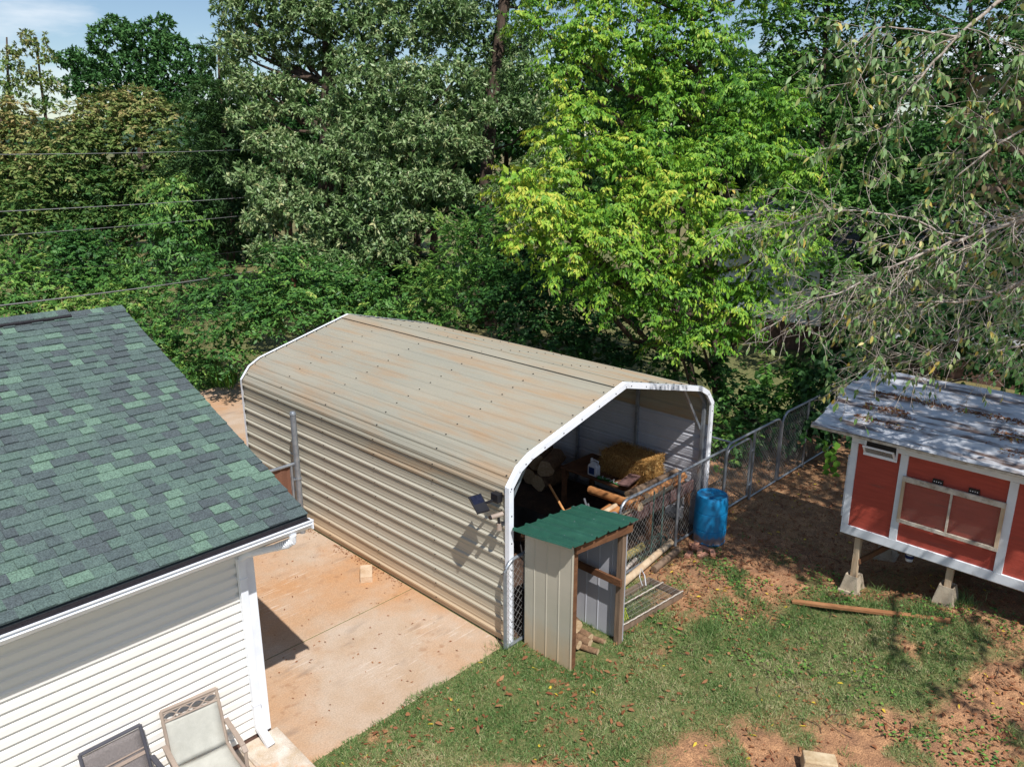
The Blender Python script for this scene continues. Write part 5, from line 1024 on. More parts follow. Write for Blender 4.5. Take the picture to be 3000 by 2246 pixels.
# right background trees
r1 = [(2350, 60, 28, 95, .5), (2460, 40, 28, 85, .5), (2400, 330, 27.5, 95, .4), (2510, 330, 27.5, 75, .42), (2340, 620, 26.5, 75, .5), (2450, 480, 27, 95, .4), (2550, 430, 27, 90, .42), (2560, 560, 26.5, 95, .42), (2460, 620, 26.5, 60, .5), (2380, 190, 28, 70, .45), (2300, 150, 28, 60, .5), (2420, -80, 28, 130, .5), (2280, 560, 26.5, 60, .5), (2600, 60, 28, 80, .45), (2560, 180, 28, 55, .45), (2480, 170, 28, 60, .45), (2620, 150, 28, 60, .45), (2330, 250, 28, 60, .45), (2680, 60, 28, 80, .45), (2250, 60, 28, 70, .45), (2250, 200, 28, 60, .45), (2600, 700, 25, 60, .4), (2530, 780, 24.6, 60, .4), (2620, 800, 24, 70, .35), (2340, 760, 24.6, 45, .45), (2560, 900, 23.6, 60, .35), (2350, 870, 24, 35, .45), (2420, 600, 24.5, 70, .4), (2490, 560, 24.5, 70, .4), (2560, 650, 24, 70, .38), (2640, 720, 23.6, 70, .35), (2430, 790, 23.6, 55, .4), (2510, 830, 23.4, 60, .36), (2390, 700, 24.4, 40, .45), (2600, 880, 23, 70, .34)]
tree('leafy_tree', 'dark leafy tree with slanting limbs before the pale sided house', 'tree', gpt(2470, 25.8), pix(2440, -60, 27.8), 0.22, px_lobes(r1), 'alt', 0.14, 0.07, 16, 0.4, 10, 'leaf_mid', limb=0.08, leafy=(0.55, 1.1))
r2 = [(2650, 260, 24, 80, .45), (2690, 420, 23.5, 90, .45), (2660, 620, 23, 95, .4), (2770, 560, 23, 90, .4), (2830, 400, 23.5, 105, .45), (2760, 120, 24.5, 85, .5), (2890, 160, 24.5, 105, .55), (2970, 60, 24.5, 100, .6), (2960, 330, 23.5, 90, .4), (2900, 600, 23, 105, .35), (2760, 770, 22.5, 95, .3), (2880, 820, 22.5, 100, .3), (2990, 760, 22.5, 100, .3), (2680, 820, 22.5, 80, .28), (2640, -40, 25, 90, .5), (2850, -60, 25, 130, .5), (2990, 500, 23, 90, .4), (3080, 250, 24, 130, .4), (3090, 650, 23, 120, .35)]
tree('leafy_tree', 'dense leafy tree rising behind the tin roofed coop', 'tree', gpt(2860, 23.5), pix(2850, -40, 24.2), 0.2, px_lobes(r2), 'alt', 0.14, 0.07, 16, 0.4, 10.5, 'leaf_dark', limb=0.07, leafy=(0.55, 1.1))
# left distance
t1 = [(270, 190, 60, 60, .5), (330, 120, 60, 65, .55), (420, 130, 60, 70, .5), (500, 150, 60, 55, .55), (470, 80, 60, 40, .55), (340, 80, 60, 35, .55), (400, 220, 60, 75, .45), (300, 260, 60, 65, .4), (500, 230, 60, 60, .45), (560, 210, 60, 50, .5), (590, 170, 60, 35, .5), (600, 260, 60, 45, .45), (240, 260, 60, 50, .45), (200, 180, 60, 35, .5), (450, 290, 60, 60, .4), (540, 310, 60, 50, .4), (340, 320, 60, 60, .4)]
tree('tall_tree', 'tall rounded green tree standing against the sky far left', 'tree', gpt(420, 61), pix(410, 100, 61), 0.4, px_lobes(t1), 'whorl', 0.30, 0.15, 10, 0.5, 4.2, 'leaf_far', limb=0.16, leafy=(0.75, 1.05), every=1)
for k, (lst, bx, lb) in enumerate((([(25, 190, 52, 38, .6), (50, 150, 52, 25, .65), (30, 260, 52, 40, .5), (75, 230, 52, 25, .55), (10, 330, 52, 40, .5)], 35, 'thin olive tree at the picture edge before the sky'), ([(105, 120, 52, 32, .7), (80, 105, 52, 18, .7), (130, 170, 52, 32, .65), (120, 230, 52, 32, .6), (160, 260, 52, 28, .6), (140, 310, 52, 30, .5), (100, 300, 52, 28, .5)], 130, 'narrow yellowish tree beside the tall rounded tree'))):
    tree('slender_tree', lb, 'tree', gpt(bx, 52.5), pix(bx-10, 110, 52.5), 0.2, px_lobes(lst), 'whorl', 0.22, 0.10, 10, 0.4, 5.0, 'leaf_brown', limb=0.08, leafy=(0.6, 1.1))
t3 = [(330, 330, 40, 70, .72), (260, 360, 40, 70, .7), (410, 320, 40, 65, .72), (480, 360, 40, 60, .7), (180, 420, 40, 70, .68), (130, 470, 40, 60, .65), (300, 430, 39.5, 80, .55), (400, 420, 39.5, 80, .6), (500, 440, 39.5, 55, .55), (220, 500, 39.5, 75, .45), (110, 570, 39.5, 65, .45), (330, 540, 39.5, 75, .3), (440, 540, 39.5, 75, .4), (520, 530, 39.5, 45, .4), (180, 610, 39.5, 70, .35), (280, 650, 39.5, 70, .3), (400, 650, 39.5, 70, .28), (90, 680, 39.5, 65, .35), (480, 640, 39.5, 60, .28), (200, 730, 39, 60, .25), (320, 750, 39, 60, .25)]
tree('round_tree', 'wide rounded tree with bronze tinted crown behind overhead wires', 'tree', gpt(330, 40.5), pix(330, 330, 40.5), 0.35, px_lobes(t3), 'alt', 0.22, 0.10, 12, 0.45, 6.5, 'leaf_brown', limb=0.12, leafy=(0.7, 1.05))
t3b = [(20, 340, 42, 60, .85), (60, 400, 42, 45, .85), (0, 440, 42, 60, .75), (50, 500, 42, 45, .6), (-30, 560, 42, 80, .4), (30, 610, 41, 60, .3)]
tree('round_tree', 'rust tinted tree at the picture edge beside the bronze tree', 'tree', gpt(10, 42.5), pix(10, 340, 42.5), 0.25, px_lobes(t3b), 'alt', 0.24, 0.12, 12, 0.45, 5.5, 'leaf_brown', limb=0.1, leafy=(0.7, 1.05))
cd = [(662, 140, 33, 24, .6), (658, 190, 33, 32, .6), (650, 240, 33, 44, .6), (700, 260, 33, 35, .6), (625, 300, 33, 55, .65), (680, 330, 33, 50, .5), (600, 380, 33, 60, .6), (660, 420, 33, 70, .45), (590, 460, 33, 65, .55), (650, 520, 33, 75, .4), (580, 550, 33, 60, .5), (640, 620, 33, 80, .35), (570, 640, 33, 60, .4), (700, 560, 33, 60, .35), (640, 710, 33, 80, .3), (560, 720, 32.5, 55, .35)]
tree('cedar_tree', 'dark feathery cedar between the bronze tree and big oak', 'tree', gpt(640, 33.5), pix(655, 160, 33.4), 0.22, px_lobes(cd, zs=1.0), 'needle', 0.32, 0.05, 20, 0.8, 5.0, 'leaf_cedar', limb=0.05, leafy=(0.5, 1.1))
# vine-draped willow-like mass and left scrub
def bush(name, label, base_px, lst, style, L, W, k, twig, dens, mat, r0=0.05, hue=.5, cat='bush', group=None):
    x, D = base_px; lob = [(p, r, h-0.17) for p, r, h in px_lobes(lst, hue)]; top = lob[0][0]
    return tree(name, label, cat, gpt(x, D), top, r0, lob, style, L, W, k, twig, dens, mat, group, limb=0.03, leafy=(0.55, 1.12), dm=5.0, core=0.2)
bush('vine_tree', 'vine draped tree with pale hanging shoots below the cedar', (500, 31), [(500, 560, 31, 50, .75), (520, 640, 31, 60, .7), (460, 650, 31, 50, .6), (540, 730, 30.5, 60, .4), (470, 740, 30.5, 60, .55), (420, 790, 30, 55, .5)], 'droop', 0.18, 0.07, 14, 0.6, 6, 'leaf_bush', 0.12, cat='tree')
bush('scrub_bush', 'feathery sumac bush at the picture edge above the green roof', (70, 29), [(60, 800, 29, 75, .7), (-20, 780, 29, 70, .6), (130, 850, 28.5, 60, .7), (20, 880, 28.5, 60, .6), (90, 900, 28, 50, .55)], 'alt', 0.2, 0.06, 16, 0.5, 7, 'leaf_bush')
bush('scrub_bush', 'rounded vine covered bush left of centre above the roof ridge', (260, 29), [(240, 770, 29.5, 70, .4), (280, 720, 30, 60, .35), (220, 850, 29, 60, .45), (310, 830, 29, 60, .5), (200, 720, 30, 60, .4)], 'alt', 0.15, 0.09, 14, 0.4, 8, 'leaf_bush')
bush('scrub_bush', 'yellowish weedy scrub just above the house ridge', (330, 27), [(260, 900, 27.5, 50, .85), (330, 890, 27.5, 55, .8), (390, 840, 28, 60, .65), (400, 910, 27, 55, .7), (180, 900, 27.5, 45, .85), (450, 880, 27, 50, .55)], 'alt', 0.14, 0.06, 16, 0.4, 9, 'leaf_bush')
bush('scrub_bush', 'leafy green bush along the roof rake near the driveway end', (470, 25), [(430, 960, 25.5, 50, .6), (470, 1010, 25, 50, .6), (520, 980, 25.5, 45, .55), (520, 1060, 24.8, 45, .7), (560, 1110, 24.4, 42, .75), (600, 1130, 24.2, 35, .8), (480, 940, 26, 45, .55), (580, 1050, 24.6, 40, .6)], 'alt', 0.12, 0.07, 16, 0.35, 10, 'leaf_bush')
bush('privet_bush', 'arching pinnate leaved bush at the carport back corner', (720, 22.5), [(620, 880, 23, 65, .4), (700, 850, 23, 75, .5), (660, 960, 22.4, 60, .5), (740, 930, 22, 65, .55), (600, 790, 23.5, 50, .5), (680, 1030, 22, 50, .5), (620, 1060, 22.4, 45, .4), (560, 860, 23.5, 50, .45)], 'alt', 0.13, 0.055, 18, 0.5, 10.5, 'leaf_bush')
bush('privet_bush', 'broad green thicket rising behind the carport back edge', (920, 22.5), [(820, 860, 22.6, 80, .55), (900, 830, 22.6, 80, .55), (980, 830, 22.6, 80, .5), (860, 920, 22, 70, .55), (960, 910, 22, 70, .6), (1060, 850, 22.6, 75, .5), (1060, 930, 22, 60, .6), (1120, 880, 22.4, 65, .65), (780, 940, 22, 60, .5), (840, 770, 23, 60, .5), (1180, 950, 22, 50, .6)], 'alt', 0.12, 0.055, 18, 0.45, 10.5, 'leaf_bush')
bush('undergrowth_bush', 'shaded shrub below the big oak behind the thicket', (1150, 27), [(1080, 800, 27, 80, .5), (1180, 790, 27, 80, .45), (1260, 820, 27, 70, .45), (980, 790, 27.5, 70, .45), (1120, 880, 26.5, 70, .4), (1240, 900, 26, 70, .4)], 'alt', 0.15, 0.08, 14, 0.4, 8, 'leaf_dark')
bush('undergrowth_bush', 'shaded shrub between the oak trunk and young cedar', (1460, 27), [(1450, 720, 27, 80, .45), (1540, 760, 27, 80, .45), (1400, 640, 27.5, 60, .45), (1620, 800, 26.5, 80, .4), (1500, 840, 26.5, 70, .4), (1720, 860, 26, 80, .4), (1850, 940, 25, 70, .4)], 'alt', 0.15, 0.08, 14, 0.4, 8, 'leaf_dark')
bush('young_cedar', 'feathery light green young cedar behind the carport roof', (1350, 23), [(1400, 660, 23, 50, .7), (1360, 720, 23, 60, .7), (1310, 680, 23, 35, .7), (1330, 800, 22.8, 75, .75), (1420, 780, 22.8, 65, .5), (1280, 860, 22.6, 60, .75), (1370, 880, 22.4, 80, .6), (1300, 930, 22.2, 60, .6), (1250, 790, 22.8, 40, .75), (1460, 860, 22.6, 60, .4)], 'needle', 0.15, 0.035, 26, 0.5, 10, 'leaf_bush', 0.08, cat='tree')
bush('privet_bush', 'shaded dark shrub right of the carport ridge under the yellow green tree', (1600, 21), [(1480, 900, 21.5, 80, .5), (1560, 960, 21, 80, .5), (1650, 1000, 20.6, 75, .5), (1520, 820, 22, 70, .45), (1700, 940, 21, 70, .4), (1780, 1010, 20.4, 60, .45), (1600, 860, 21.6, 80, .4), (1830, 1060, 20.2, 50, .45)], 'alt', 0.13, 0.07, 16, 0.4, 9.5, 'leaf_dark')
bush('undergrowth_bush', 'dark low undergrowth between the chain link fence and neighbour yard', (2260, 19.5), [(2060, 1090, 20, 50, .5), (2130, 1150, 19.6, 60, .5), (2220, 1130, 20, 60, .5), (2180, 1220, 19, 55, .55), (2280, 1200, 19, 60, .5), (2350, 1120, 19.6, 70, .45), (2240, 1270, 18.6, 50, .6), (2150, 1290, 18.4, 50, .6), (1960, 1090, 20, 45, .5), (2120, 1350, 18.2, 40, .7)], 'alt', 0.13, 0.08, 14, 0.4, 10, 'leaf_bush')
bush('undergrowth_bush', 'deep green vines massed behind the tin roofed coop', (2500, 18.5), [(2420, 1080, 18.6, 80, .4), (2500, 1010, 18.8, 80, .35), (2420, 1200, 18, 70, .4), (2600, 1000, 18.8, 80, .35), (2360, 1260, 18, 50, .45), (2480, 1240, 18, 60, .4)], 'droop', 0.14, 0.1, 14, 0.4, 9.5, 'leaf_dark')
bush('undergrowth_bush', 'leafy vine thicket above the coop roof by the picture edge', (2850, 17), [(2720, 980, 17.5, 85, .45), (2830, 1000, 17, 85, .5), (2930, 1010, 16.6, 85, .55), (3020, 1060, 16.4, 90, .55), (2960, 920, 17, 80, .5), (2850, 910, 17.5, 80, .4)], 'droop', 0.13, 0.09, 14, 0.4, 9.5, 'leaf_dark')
# tree line further back closes the view
for k in range(9):
    x = -300+190*k; D = 53+5*math.sin(k*2.3); c = gpt(x, D); R_ = (4.2+0.8*math.sin(k*1.7), 4.2, 4.2)
    lob = gen_lobes((c[0], c[1], 4.0+0.7*math.sin(k*1.1)), R_, 14, 0.4+0.12*math.sin(k*3.1))
    tree('woodland_tree', 'background woodland tree seen through gaps behind the nearer trees', 'tree', c, (c[0], c[1], 7.0), 0.25, lob, 'whorl', 0.34, 0.18, 8, 0.5, 3.4, 'leaf_far', 'woodland trees in the background', limb=0.1, leafy=(0.7, 1.05), every=4, backkeep=0.1, dm=2.0, core=0.3)

BACK = [(760, 38, 'tall dark tree behind the big oak on its sky side'), (1010, 37, 'tall dark tree directly behind the big oak crown'), (1260, 39, 'tall dark tree between the two oaks further back'), (1480, 41, 'tall dark tree behind the straight trunked oak'), (1690, 38, 'tall dark tree behind the yellow green tree top'), (1900, 40, 'tall shaded tree filling the gap over the yellow green tree'), (2120, 37, 'tall shaded tree behind the slim dark stemmed trees'), (2330, 39, 'tall shaded tree over the pale sided house roof'), (2550, 41, 'tall shaded tree beyond the slanting limbed tree'), (2760, 38, 'tall shaded tree behind the dense tree above the coop'), (2990, 40, 'tall shaded tree behind the purple tinted leaves')]
for k, (x, D, lb) in enumerate(BACK):
    c = gpt(x, D); hz = (8.2 if k == 0 else 9.2)+0.8*math.sin(k*1.9)
    lob = gen_lobes((c[0], c[1], hz*0.72), (2.9, 2.9, hz*0.62), 20, 0.42+0.12*math.sin(k*2.7), (0.26, 0.36))
    lob = [(p, (max(r[0], 1.0), max(r[1], 1.0), min(r[2], 1.7)), h) for p, r, h in lob]
    tree('backing_tree', lb, 'tree', c, (c[0], c[1], hz*1.1), 0.24, lob, 'whorl', 0.24, 0.11, 10, 0.4, 4.6, 'leaf_dark', 'tall trees behind the oaks', limb=0.08, leafy=(0.6, 1.1), every=3, backkeep=0.08, dm=2.2, core=0.3)

# right-hand tree: bare grey boughs with sparse leaves
RTB = np.array([12.7, -1.1, float(ground_h(12.7, -1.1))])
rt = thing('sparse_tree', 'grey barked tree with bare drooping twigs and sparse leaves over coop', 'tree', tuple(RTB))
mbr = MB(); LP, LA, LV = [], [], []; LEAFY = [0.6, 4]
def twig(p, d, L_, r_, lev):
    n_ = max(3, int(L_/0.09)); pts = [p.copy()]; q = p.copy(); d = d.copy()
    for i in range(n_):
        d = unit((d+RNG.normal(size=3)*0.16+np.array([0, 0, -0.055 if lev > 0 else -0.03]))[None])[0]; q = q+d*(L_/n_); pts.append(q.copy())
        if lev < 2 and RNG.random() < (0.62 if lev == 0 else 0.40):
            dd = unit((d*0.7+RNG.normal(size=3)*0.65+np.array([0, 0, -0.12]))[None])[0]; twig(q, dd, L_*RNG.uniform(0.3, 0.6), r_*0.55, lev+1)
    mbr.tube(pts, [max(0.0024, r_*(1-0.7*i/n_)) for i in range(n_+1)], 5 if lev == 0 else 4, cap=False)
    if lev >= 1 and RNG.random() < LEAFY[0]:
        for _ in range(RNG.integers(1, LEAFY[1])):
            i = RNG.integers(max(1, n_//2), n_+1); LP.append(pts[i]); LA.append(d*0.35+RNG.normal(size=3)*0.35+np.array([0, 0, -0.8])); LV.append(RNG.random()**1.9*0.92)
boughs = [([(3300, 540, 8.6), (3150, 590, 9), (3000, 640, 9.0), (2850, 690, 9.1), (2720, 735, 9.2), (2600, 790, 9.3), (2480, 850, 9.5), (2380, 880, 9.6)], 0.040),
          ([(3300, 760, 9.0), (3150, 800, 9.4), (3000, 820, 9.5), (2900, 870, 9.6), (2800, 885, 9.6), (2700, 885, 9.7), (2600, 905, 9.8), (2480, 930, 9.9)], 0.026),
          ([(3300, -300, 8.2), (3060, -90, 8.4), (2920, 10, 8.5), (2800, 110, 8.6), (2720, 200, 8.7), (2640, 290, 8.8), (2610, 360, 8.9)], 0.034),
          ([(2810, 110, 8.6), (2700, 90, 8.7), (2570, 80, 8.8), (2520, 150, 8.9), (2505, 240, 9.0)], 0.013),
          ([(3300, 920, 9.6), (3100, 980, 10), (2950, 1020, 10), (2800, 1055, 10.1), (2690, 1050, 10.2), (2600, 1020, 10.3)], 0.020),
          ([(3250, 700, 9.6), (3050, 880, 10.4), (2950, 870, 10.4), (2830, 835, 10.5), (2700, 850, 10.6), (2560, 835, 10.7)], 0.026),
          ([(3300, 240, 8.6), (3100, 330, 8.8), (2960, 400, 9), (2850, 480, 9.1), (2740, 560, 9.3), (2660, 640, 9.4)], 0.022),
          ([(3300, 60, 8.4), (3120, 120, 8.6), (2980, 200, 8.8), (2900, 300, 9), (2830, 420, 9.2)], 0.022),
          ([(2800, 710, 9.15), (2700, 650, 9.1), (2560, 620, 9.2), (2440, 610, 9.3), (2330, 650, 9.5)], 0.014)]
trunk_top = np.array([12.4, -1.0, 9.5]); trunk_mesh(mbr, RTB, trunk_top, 0.20, 0.09, None, wob=0.03)
for pts_, r_ in boughs:
    P_ = [pix(*q) for q in pts_]; LEAFY[:] = [0.6, 4] if pts_[1][1] > 550 else [1.0, 9]
    if pts_[0][0] >= 3200: P_ = [np.array([12.6, -1.05, max(1.5, P_[0][2]-0.9)])]+P_
    fine = []
    for a, b_ in zip(P_[:-1], P_[1:]):
        for j in range(4): fine.append(a+(b_-a)*j/4+RNG.normal(size=3)*0.008)
    fine.append(P_[-1]); nF = len(fine); mbr.tube(fine, [r_*(1-0.85*i/(nF-1)) for i in range(nF)], 7)
    for i in range(6, nF):
        for _r in range((2 if RNG.random() < 0.75 else 1) if pts_[1][1] > 550 else int(RNG.random() < 0.75)):
            d0 = unit((fine[i]-fine[i-1])[None])[0]
            twig(fine[i], unit((d0*0.75+RNG.normal(size=3)*0.55+np.array([0, 0, -0.12]))[None])[0], RNG.uniform(0.35, 0.95), max(0.004, r_*0.3*(1-0.6*i/nF)), 0)
    twig(fine[-1], unit((fine[-1]-fine[-2])[None])[0], 0.7, r_*0.25, 0)
# upper crown outside the frame shades the lawn and coop
crown = [((11.2, -1.6, 7.6), (1.5, 1.3, 0.9), .4), ((9.9, -1.2, 7.0), (1.2, 1.1, 0.7), .4), ((12.4, 0.2, 7.6), (1.3, 1.1, 0.8), .45), ((13.6, -0.6, 8.6), (1.6, 1.4, 1.0), .4), ((12.4, -2.4, 9.3), (1.7, 1.6, 1.1), .4), ((9.0, -2.2, 6.6), (1.0, 1.0, 0.6), .4), ((13.8, 1.4, 6.9), (1.0, 0.9, 0.6), .5), ((10.2, -3.2, 8.3), (1.4, 1.3, 0.8), .4), ((11.6, 0.4, 6.4), (0.8, 0.8, 0.5), .5), ((8.4, -0.9, 6.0), (0.8, 0.8, 0.5), .4), ((11.2, 0.1, 10.4), (1.2, 1.1, 0.8), .4), ((12.4, 0.3, 10.7), (1.3, 1.2, 0.8), .4), ((13.6, 0.8, 11.0), (1.4, 1.2, 0.8), .4), ((12.0, -0.8, 10.8), (1.3, 1.1, 0.8), .4), ((14.6, 1.6, 11.2), (1.4, 1.3, 0.8), .4), ((10.5, -0.3, 10.4), (0.9, 0.8, 0.7), .4), ((11.6, 0.9, 10.6), (1.0, 0.9, 0.7), .4), ((10.9, -1.4, 10.3), (1.0, 0.9, 0.7), .4), ((10.0, -0.9, 10.3), (0.9, 0.8, 0.6), .4), ((10.5, 0.6, 10.5), (0.7, 0.6, 0.6), .4), ((11.4, -2.2, 10.4), (1.1, 1.0, 0.7), .4), ((12.6, 1.5, 10.9), (1.1, 1.0, 0.7), .4), ((15.2, 0.4, 11.4), (1.5, 1.3, 0.8), .4), ((13.4, -0.6, 11.3), (1.4, 1.2, 0.9), .4)]
for c, r, h in crown: mbr.tube([trunk_top*0.5+RTB*0.5+np.array([0, 0, 1.2]), (trunk_top*0.4+np.array(c)*0.6)-np.array([0, 0, 0.3]), np.array(c)], [0.06, 0.04, 0.012], 6)
mbr.build('trunk', 'bark_grey', rt, smooth=True)
leaf_object('leaves', np.array(LP), np.array(LA), np.array([-0.6, -0.6, 0.5])+RNG.normal(size=(len(LP), 3))*0.5, RNG.uniform(0.07, 0.125, len(LP)), RNG.uniform(0.032, 0.052, len(LP)), np.array(LV), 'leaf_right', rt, six=True)
B, A, H = crown_points([(np.array(c), np.array(r), h) for c, r, h in crown[:10]], 13, (0.3, 1.1), 1.0); B2, A2, H2 = crown_points([(np.array(c), np.array(r), h) for c, r, h in crown[10:]], 75, (0.3, 1.1), 1.0); B, A, H = np.concatenate([B, B2]), np.concatenate([A, A2]), np.concatenate([H, H2]); leaf_object('crown', *sprays(B, A, H, 'droop', 0.12, 0.06, 12, 0.4), 'leaf_right', rt)
# purple-tinted broad leaved tree behind it
ml = [(2790, 320, 12.6, 60, .6), (2860, 260, 12.6, 70, .55), (2950, 200, 12.4, 90, .5), (2930, 330, 12.4, 80, .65), (2870, 420, 12.4, 75, .7), (2960, 470, 12.2, 90, .7), (2900, 560, 12.2, 80, .6), (2980, 620, 12.2, 80, .55), (2830, 350, 12.6, 50, .6), (3050, 350, 12, 120, .6), (3060, 560, 12, 110, .6), (3000, 80, 12.4, 90, .4), (2980, 780, 12.4, 70, .4), (2920, 700, 12.4, 60, .45)]
tree('dogwood_tree', 'broad leaved tree with purple tinted leaves behind the bare twigs', 'tree', gpt(3230, 13.2), pix(3120, 150, 12.6), 0.12, px_lobes(ml), 'droop', 0.115, 0.066, 10, 0.32, 13, 'leaf_maroon', limb=0.03, leafy=(0.3, 1.1), six=True, dm=1.4, core=0.03, bark='bark_grey', backkeep=0.7)
# oak twig tips hanging into the sky from above
tw = [((455, -5, 20), (500, 5, 20)), ((520, -20, 20), (528, 25, 20))]

# ------------------------------------------------------------------ small plants
iris = thing('iris_clump', 'clump of sword shaped green leaves at the driveway end', 'plant', (10.3, 22.0, 0))
n_ = 46; ang = RNG.random(n_)*6.283; P = np.stack([10.3+np.cos(ang)*RNG.random(n_)*0.3, 22.0+np.sin(ang)*RNG.random(n_)*0.3, np.zeros(n_)], 1); A_ = np.stack([np.cos(ang)*0.55, np.sin(ang)*0.55, np.ones(n_)], 1)
leaf_object('leaves', P, A_, np.stack([np.cos(ang), np.sin(ang), np.full(n_, 0.3)], 1), RNG.uniform(0.5, 0.95, n_), 0.05, RNG.random(n_), 'leaf_bright', iris, six=True, curl=0.2)
vine = thing('heart_leaf_vine', 'climbing vine of large heart shaped bright leaves near the fence', 'plant', (17.0, 6.6, 0))
vp = pix(2432, 1320, 17.6); mb = MB(); mb.tube([(vp[0], vp[1], 0), (vp[0]+0.05, vp[1], 0.5), tuple(vp+np.array([0, 0, 0.4]))], 0.008, 6); mb.build('stem', 'bark', vine)
for k in range(15):
    p = pix(2418+28*(k % 2)+RNG.normal()*5, 1285+11*k*0.8, 17.5+RNG.normal()*0.08); n1 = np.array([[-0.6, -0.6, 0.5]])+RNG.normal(size=(1, 3))*0.15
    leaf_object('leaf', p[None], np.array([[0.1*(-1)**k, -0.1*(-1)**k, -0.9]])+RNG.normal(size=(1, 3))*0.2, n1, 0.2, 0.19, np.array([RNG.random()]), 'leaf_bright', vine, six=True)
sap = thing('tree_sapling', 'pale pinnate leaved sapling shoots in the shade past the fence', 'plant', tuple(gpt(2330, 18.6)))
mb = MB(); LPs, LAs = [], []
for (x, y) in ((2240, 1060), (2330, 1080), (2300, 1150), (2380, 1120)):
    p0, p1 = gpt(2320, 18.6), pix(x, y, 18.4); mb.tube([p0, (p0+p1)/2+np.array([0, 0, 0.2]), p1], [0.012, 0.008, 0.004], 5)
    for k in range(16): t_ = 0.55+0.45*k/15; q = p0+(p1-p0)*t_+np.array([0, 0, 0.2*math.sin(math.pi*t_)]); LPs.append(q); LAs.append(np.array([0.3*(-1)**k, -0.5*(-1)**k, -0.25])+RNG.normal(size=3)*0.15)
mb.build('stem', 'bark', sap); leaf_object('leaves', np.array(LPs), np.array(LAs), np.array([-0.4, -0.4, 0.9])+RNG.normal(size=(len(LPs), 3))*0.2, 0.2, 0.085, RNG.random(len(LPs)), 'leaf_bright', sap, six=True)

# lawn blades
n_ = 420000; x = RNG.uniform(3.2, 13.2, n_); y = RNG.uniform(0.2, 7.16, n_); w = lawn_mask(x, np.minimum(y, 7.05))
w = w*np.where((x < 3.85) & (y > 6.45), 0, 1)*np.where((x < 3.6) & (y > 6.05), 0, 1); edge_n = fbm(x, y, 3.0, 44); w = w*np.where(y > 7.0+0.16*edge_n, 0, 1)
inshed = (x > 7.32) & (x < 8.3) & (y > 6.0); w = np.where(inshed, w*0.1, w)
q = np.stack([x, y, ground_h(x, y)], 1)-CAMP; dep = q@CF; sx_ = (q@RT)/dep*FPX+CX; vis = (sx_ > -100) & (sx_ < 3100) & (dep > 4)
keep = (RNG.random(n_) < w**1.3) & vis; x, y = x[keep], y[keep]; n_ = len(x); clump = fbm(x, y, 7, 61); dry = fbm(x, y, 1.1, 71)
P = np.stack([x, y, ground_h(x, y)-0.01], 1); A_ = np.stack([RNG.normal(size=n_)*0.75, RNG.normal(size=n_)*0.75, np.ones(n_)*0.7], 1)
tag(leaf_object('grass', P, A_, RNG.normal(size=(n_, 3)), RNG.uniform(0.035, 0.085, n_)*(0.4+1.2*clump), RNG.uniform(0.005, 0.010, n_), np.clip(0.03+0.75*dry+0.3*(clump-0.5)+RNG.normal(size=n_)*0.24, 0, 1), 'grass_blade', curl=0.35), kind='stuff')
# tufts of taller grass
LPs = []
for (tx, ty, k) in [(9.45, 5.1, 500), (12.15, 2.45, 220), (12.1, 3.7, 120), (11.6, 2.9, 150), (10.6, 4.9, 160), (9.9, 4.4, 160), (7.0, 7.0, 90), (9.2, 4.9, 120)]: LPs.append(np.stack([RNG.normal(size=k)*0.13+tx, RNG.normal(size=k)*0.10+ty], 1))
for _ in range(420):
    tx, ty = RNG.uniform(4.2, 12), RNG.uniform(1.6, 6.9)
    if RNG.random() < lawn_mask(np.array([tx]), np.array([ty]))[0]*0.8+0.08 and not (7.2 < tx < 8.4 and ty > 5.8): k = int(RNG.integers(8, 30)); LPs.append(np.stack([RNG.normal(size=k)*0.05+tx, RNG.normal(size=k)*0.05+ty], 1))
LPs = np.concatenate(LPs); n_ = len(LPs); P = np.column_stack([LPs, ground_h(LPs[:, 0], LPs[:, 1])-0.01])
tag(leaf_object('grass_tufts', P, np.stack([RNG.normal(size=n_)*0.6, RNG.normal(size=n_)*0.6, np.ones(n_)], 1), RNG.normal(size=(n_, 3)), np.where(np.arange(n_) < 1520, RNG.uniform(0.10, 0.20, n_), RNG.uniform(0.06, 0.14, n_)), 0.008, RNG.uniform(0.0, 0.6, n_), 'grass_blade', curl=0.4), kind='stuff')
# clover and weeds along the coop edge
n_ = 5200; x = RNG.uniform(9.0, 12.6, n_); y = RNG.uniform(1.2, 6.3, n_); wd = fbm(x, y, 3.2, 81); keep = (wd > 0.60) & (RNG.random(n_) < 0.8); x, y = x[keep], y[keep]; n_ = len(x)
tag(leaf_object('weeds', np.stack([x, y, ground_h(x, y)+RNG.uniform(0.01, 0.05, n_)], 1), np.stack([RNG.normal(size=n_), RNG.normal(size=n_), RNG.uniform(0, 0.5, n_)], 1), np.array([0, 0, 1.0])+RNG.normal(size=(n_, 3))*0.3, RNG.uniform(0.03, 0.065, n_), RNG.uniform(0.02, 0.045, n_), RNG.uniform(0.1, 0.8, n_), 'leaf_bush', six=True), kind='stuff')
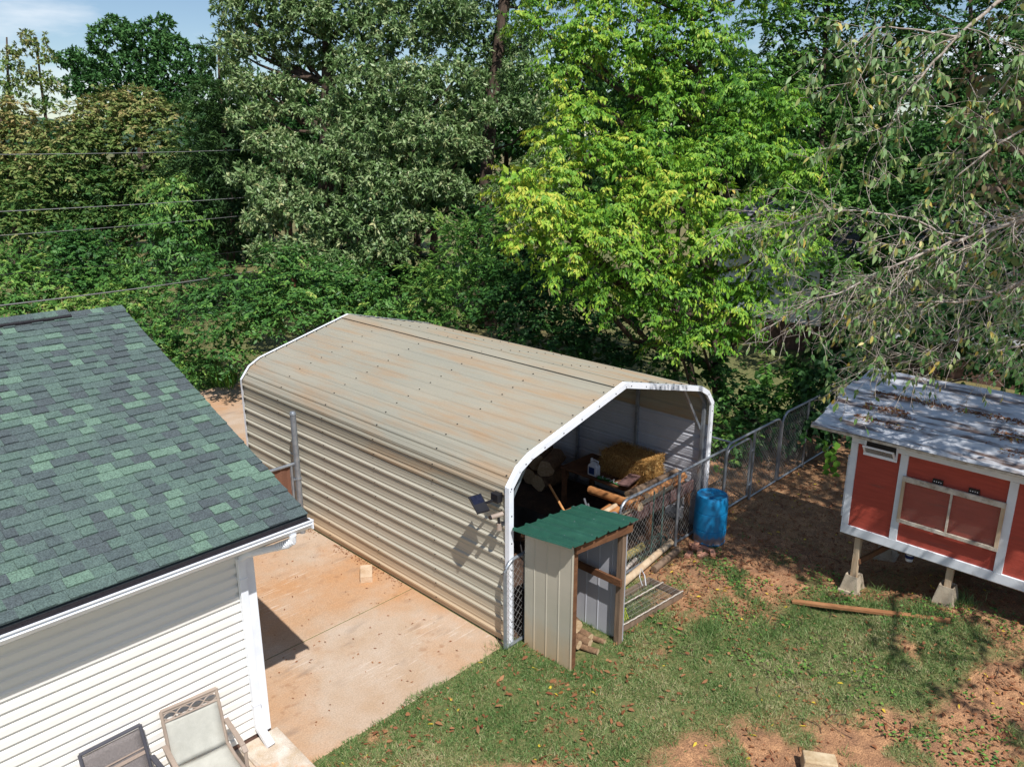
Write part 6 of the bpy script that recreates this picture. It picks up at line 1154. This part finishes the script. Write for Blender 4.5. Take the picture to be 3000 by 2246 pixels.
# fallen leaves and twigs
n_ = 16000; x = RNG.uniform(3.8, 17.5, n_); y = RNG.uniform(0.5, 7.6, n_); lw = lawn_mask(x, y); keep = (RNG.random(n_) < np.where(x > 9, 1.0-0.75*lw, 0.10+0.5*(fbm(x, y, 2, 91) > 0.6))) & ~((x < 7.1) & (y > 7.05)) & ~((x > 7.28) & (x < 8.35) & (y > 5.95) & (y < 6.9)) & ~((np.hypot(x-12.06, y-6.56) < 0.32)) & ~((x < 3.9) & (y > 6.4)); x, y = x[keep], y[keep]; n_ = len(x)
v = np.where(RNG.random(n_) < 0.035, 0.99, RNG.uniform(0, 0.78, n_))
tag(leaf_object('fallen_leaves', np.stack([x, y, ground_h(x, y)+0.012+RNG.random(n_)*0.02], 1), np.stack([RNG.normal(size=n_), RNG.normal(size=n_), RNG.normal(size=n_)*0.15], 1), np.array([0, 0, 1.0])+RNG.normal(size=(n_, 3))*0.3, RNG.uniform(0.03, 0.10, n_), RNG.uniform(0.01, 0.045, n_), v, 'litter', six=True), kind='stuff')
n_ = 130; x = RNG.uniform(4.2, 6.95, n_); y = RNG.uniform(7.2, 13, n_)
tag(leaf_object('oak_leaves', np.stack([(xo := RNG.uniform(4.6, 9.5, 170)), (yo := RNG.uniform(4.3, 6.9, 170)), ground_h(xo, yo)+0.045], 1)[~((xo > 7.2) & (xo < 8.4) & (yo > 5.8))], *(lambda q: (np.stack([RNG.normal(size=q), RNG.normal(size=q), RNG.normal(size=q)*0.3], 1), np.array([0, 0, 1.0])+RNG.normal(size=(q, 3))*0.45, RNG.uniform(0.06, 0.13, q), RNG.uniform(0.03, 0.06, q), RNG.uniform(0.2, 0.78, q)))(int((~((xo > 7.2) & (xo < 8.4) & (yo > 5.8))).sum())), 'litter', six=True), kind='stuff')
tag(leaf_object('driveway_leaves', np.stack([x, y, np.full(n_, 0.014)], 1), np.stack([RNG.normal(size=n_), RNG.normal(size=n_), np.zeros(n_)], 1), np.array([0, 0, 1.0])+RNG.normal(size=(n_, 3))*0.3, RNG.uniform(0.02, 0.06, n_), RNG.uniform(0.01, 0.03, n_), RNG.uniform(0, 0.5, n_), 'litter'), kind='stuff')
n_ = 900; y = RNG.uniform(7.1, 14.4, n_); x = 7.09-np.abs(RNG.normal(size=n_))*0.07; jj = RNG.random(n_) < 0.25; x = np.where(jj, RNG.uniform(4.0, 7.0, n_), x); y = np.where(jj, 9.24+RNG.normal(size=n_)*0.02, y)
keep = fbm(x*0.3, y, 2.4, 15) > 0.45; x, y = x[keep], y[keep]; n_ = len(x)
tag(leaf_object('joint_debris', np.stack([x, y, np.full(n_, 0.012)], 1), np.stack([RNG.normal(size=n_), RNG.normal(size=n_), RNG.random(n_)*0.3], 1), np.array([0, 0, 1.0])+RNG.normal(size=(n_, 3))*0.3, RNG.uniform(0.015, 0.05, n_), RNG.uniform(0.008, 0.025, n_), RNG.uniform(0, 0.6, n_), 'litter'), kind='stuff')
mb = MB()
for k in range(140):
    x0, y0 = random.uniform(8.5, 13), random.uniform(1.5, 7); a = random.uniform(0, 6.28); L_ = random.uniform(0.1, 0.45); z = float(ground_h(x0, y0))+0.015
    mb.tube([(x0, y0, z), (x0+L_*0.5*math.cos(a), y0+L_*0.5*math.sin(a), z+0.015), (x0+L_*math.cos(a+0.3), y0+L_*math.sin(a+0.3), z)], 0.004, 4)
tag(mb.build('twigs', 'bark'), kind='stuff')
print('TRIS', sum(sum(len(p.vertices)-2 for p in o.data.polygons) for o in bpy.data.objects if o.type == 'MESH'))
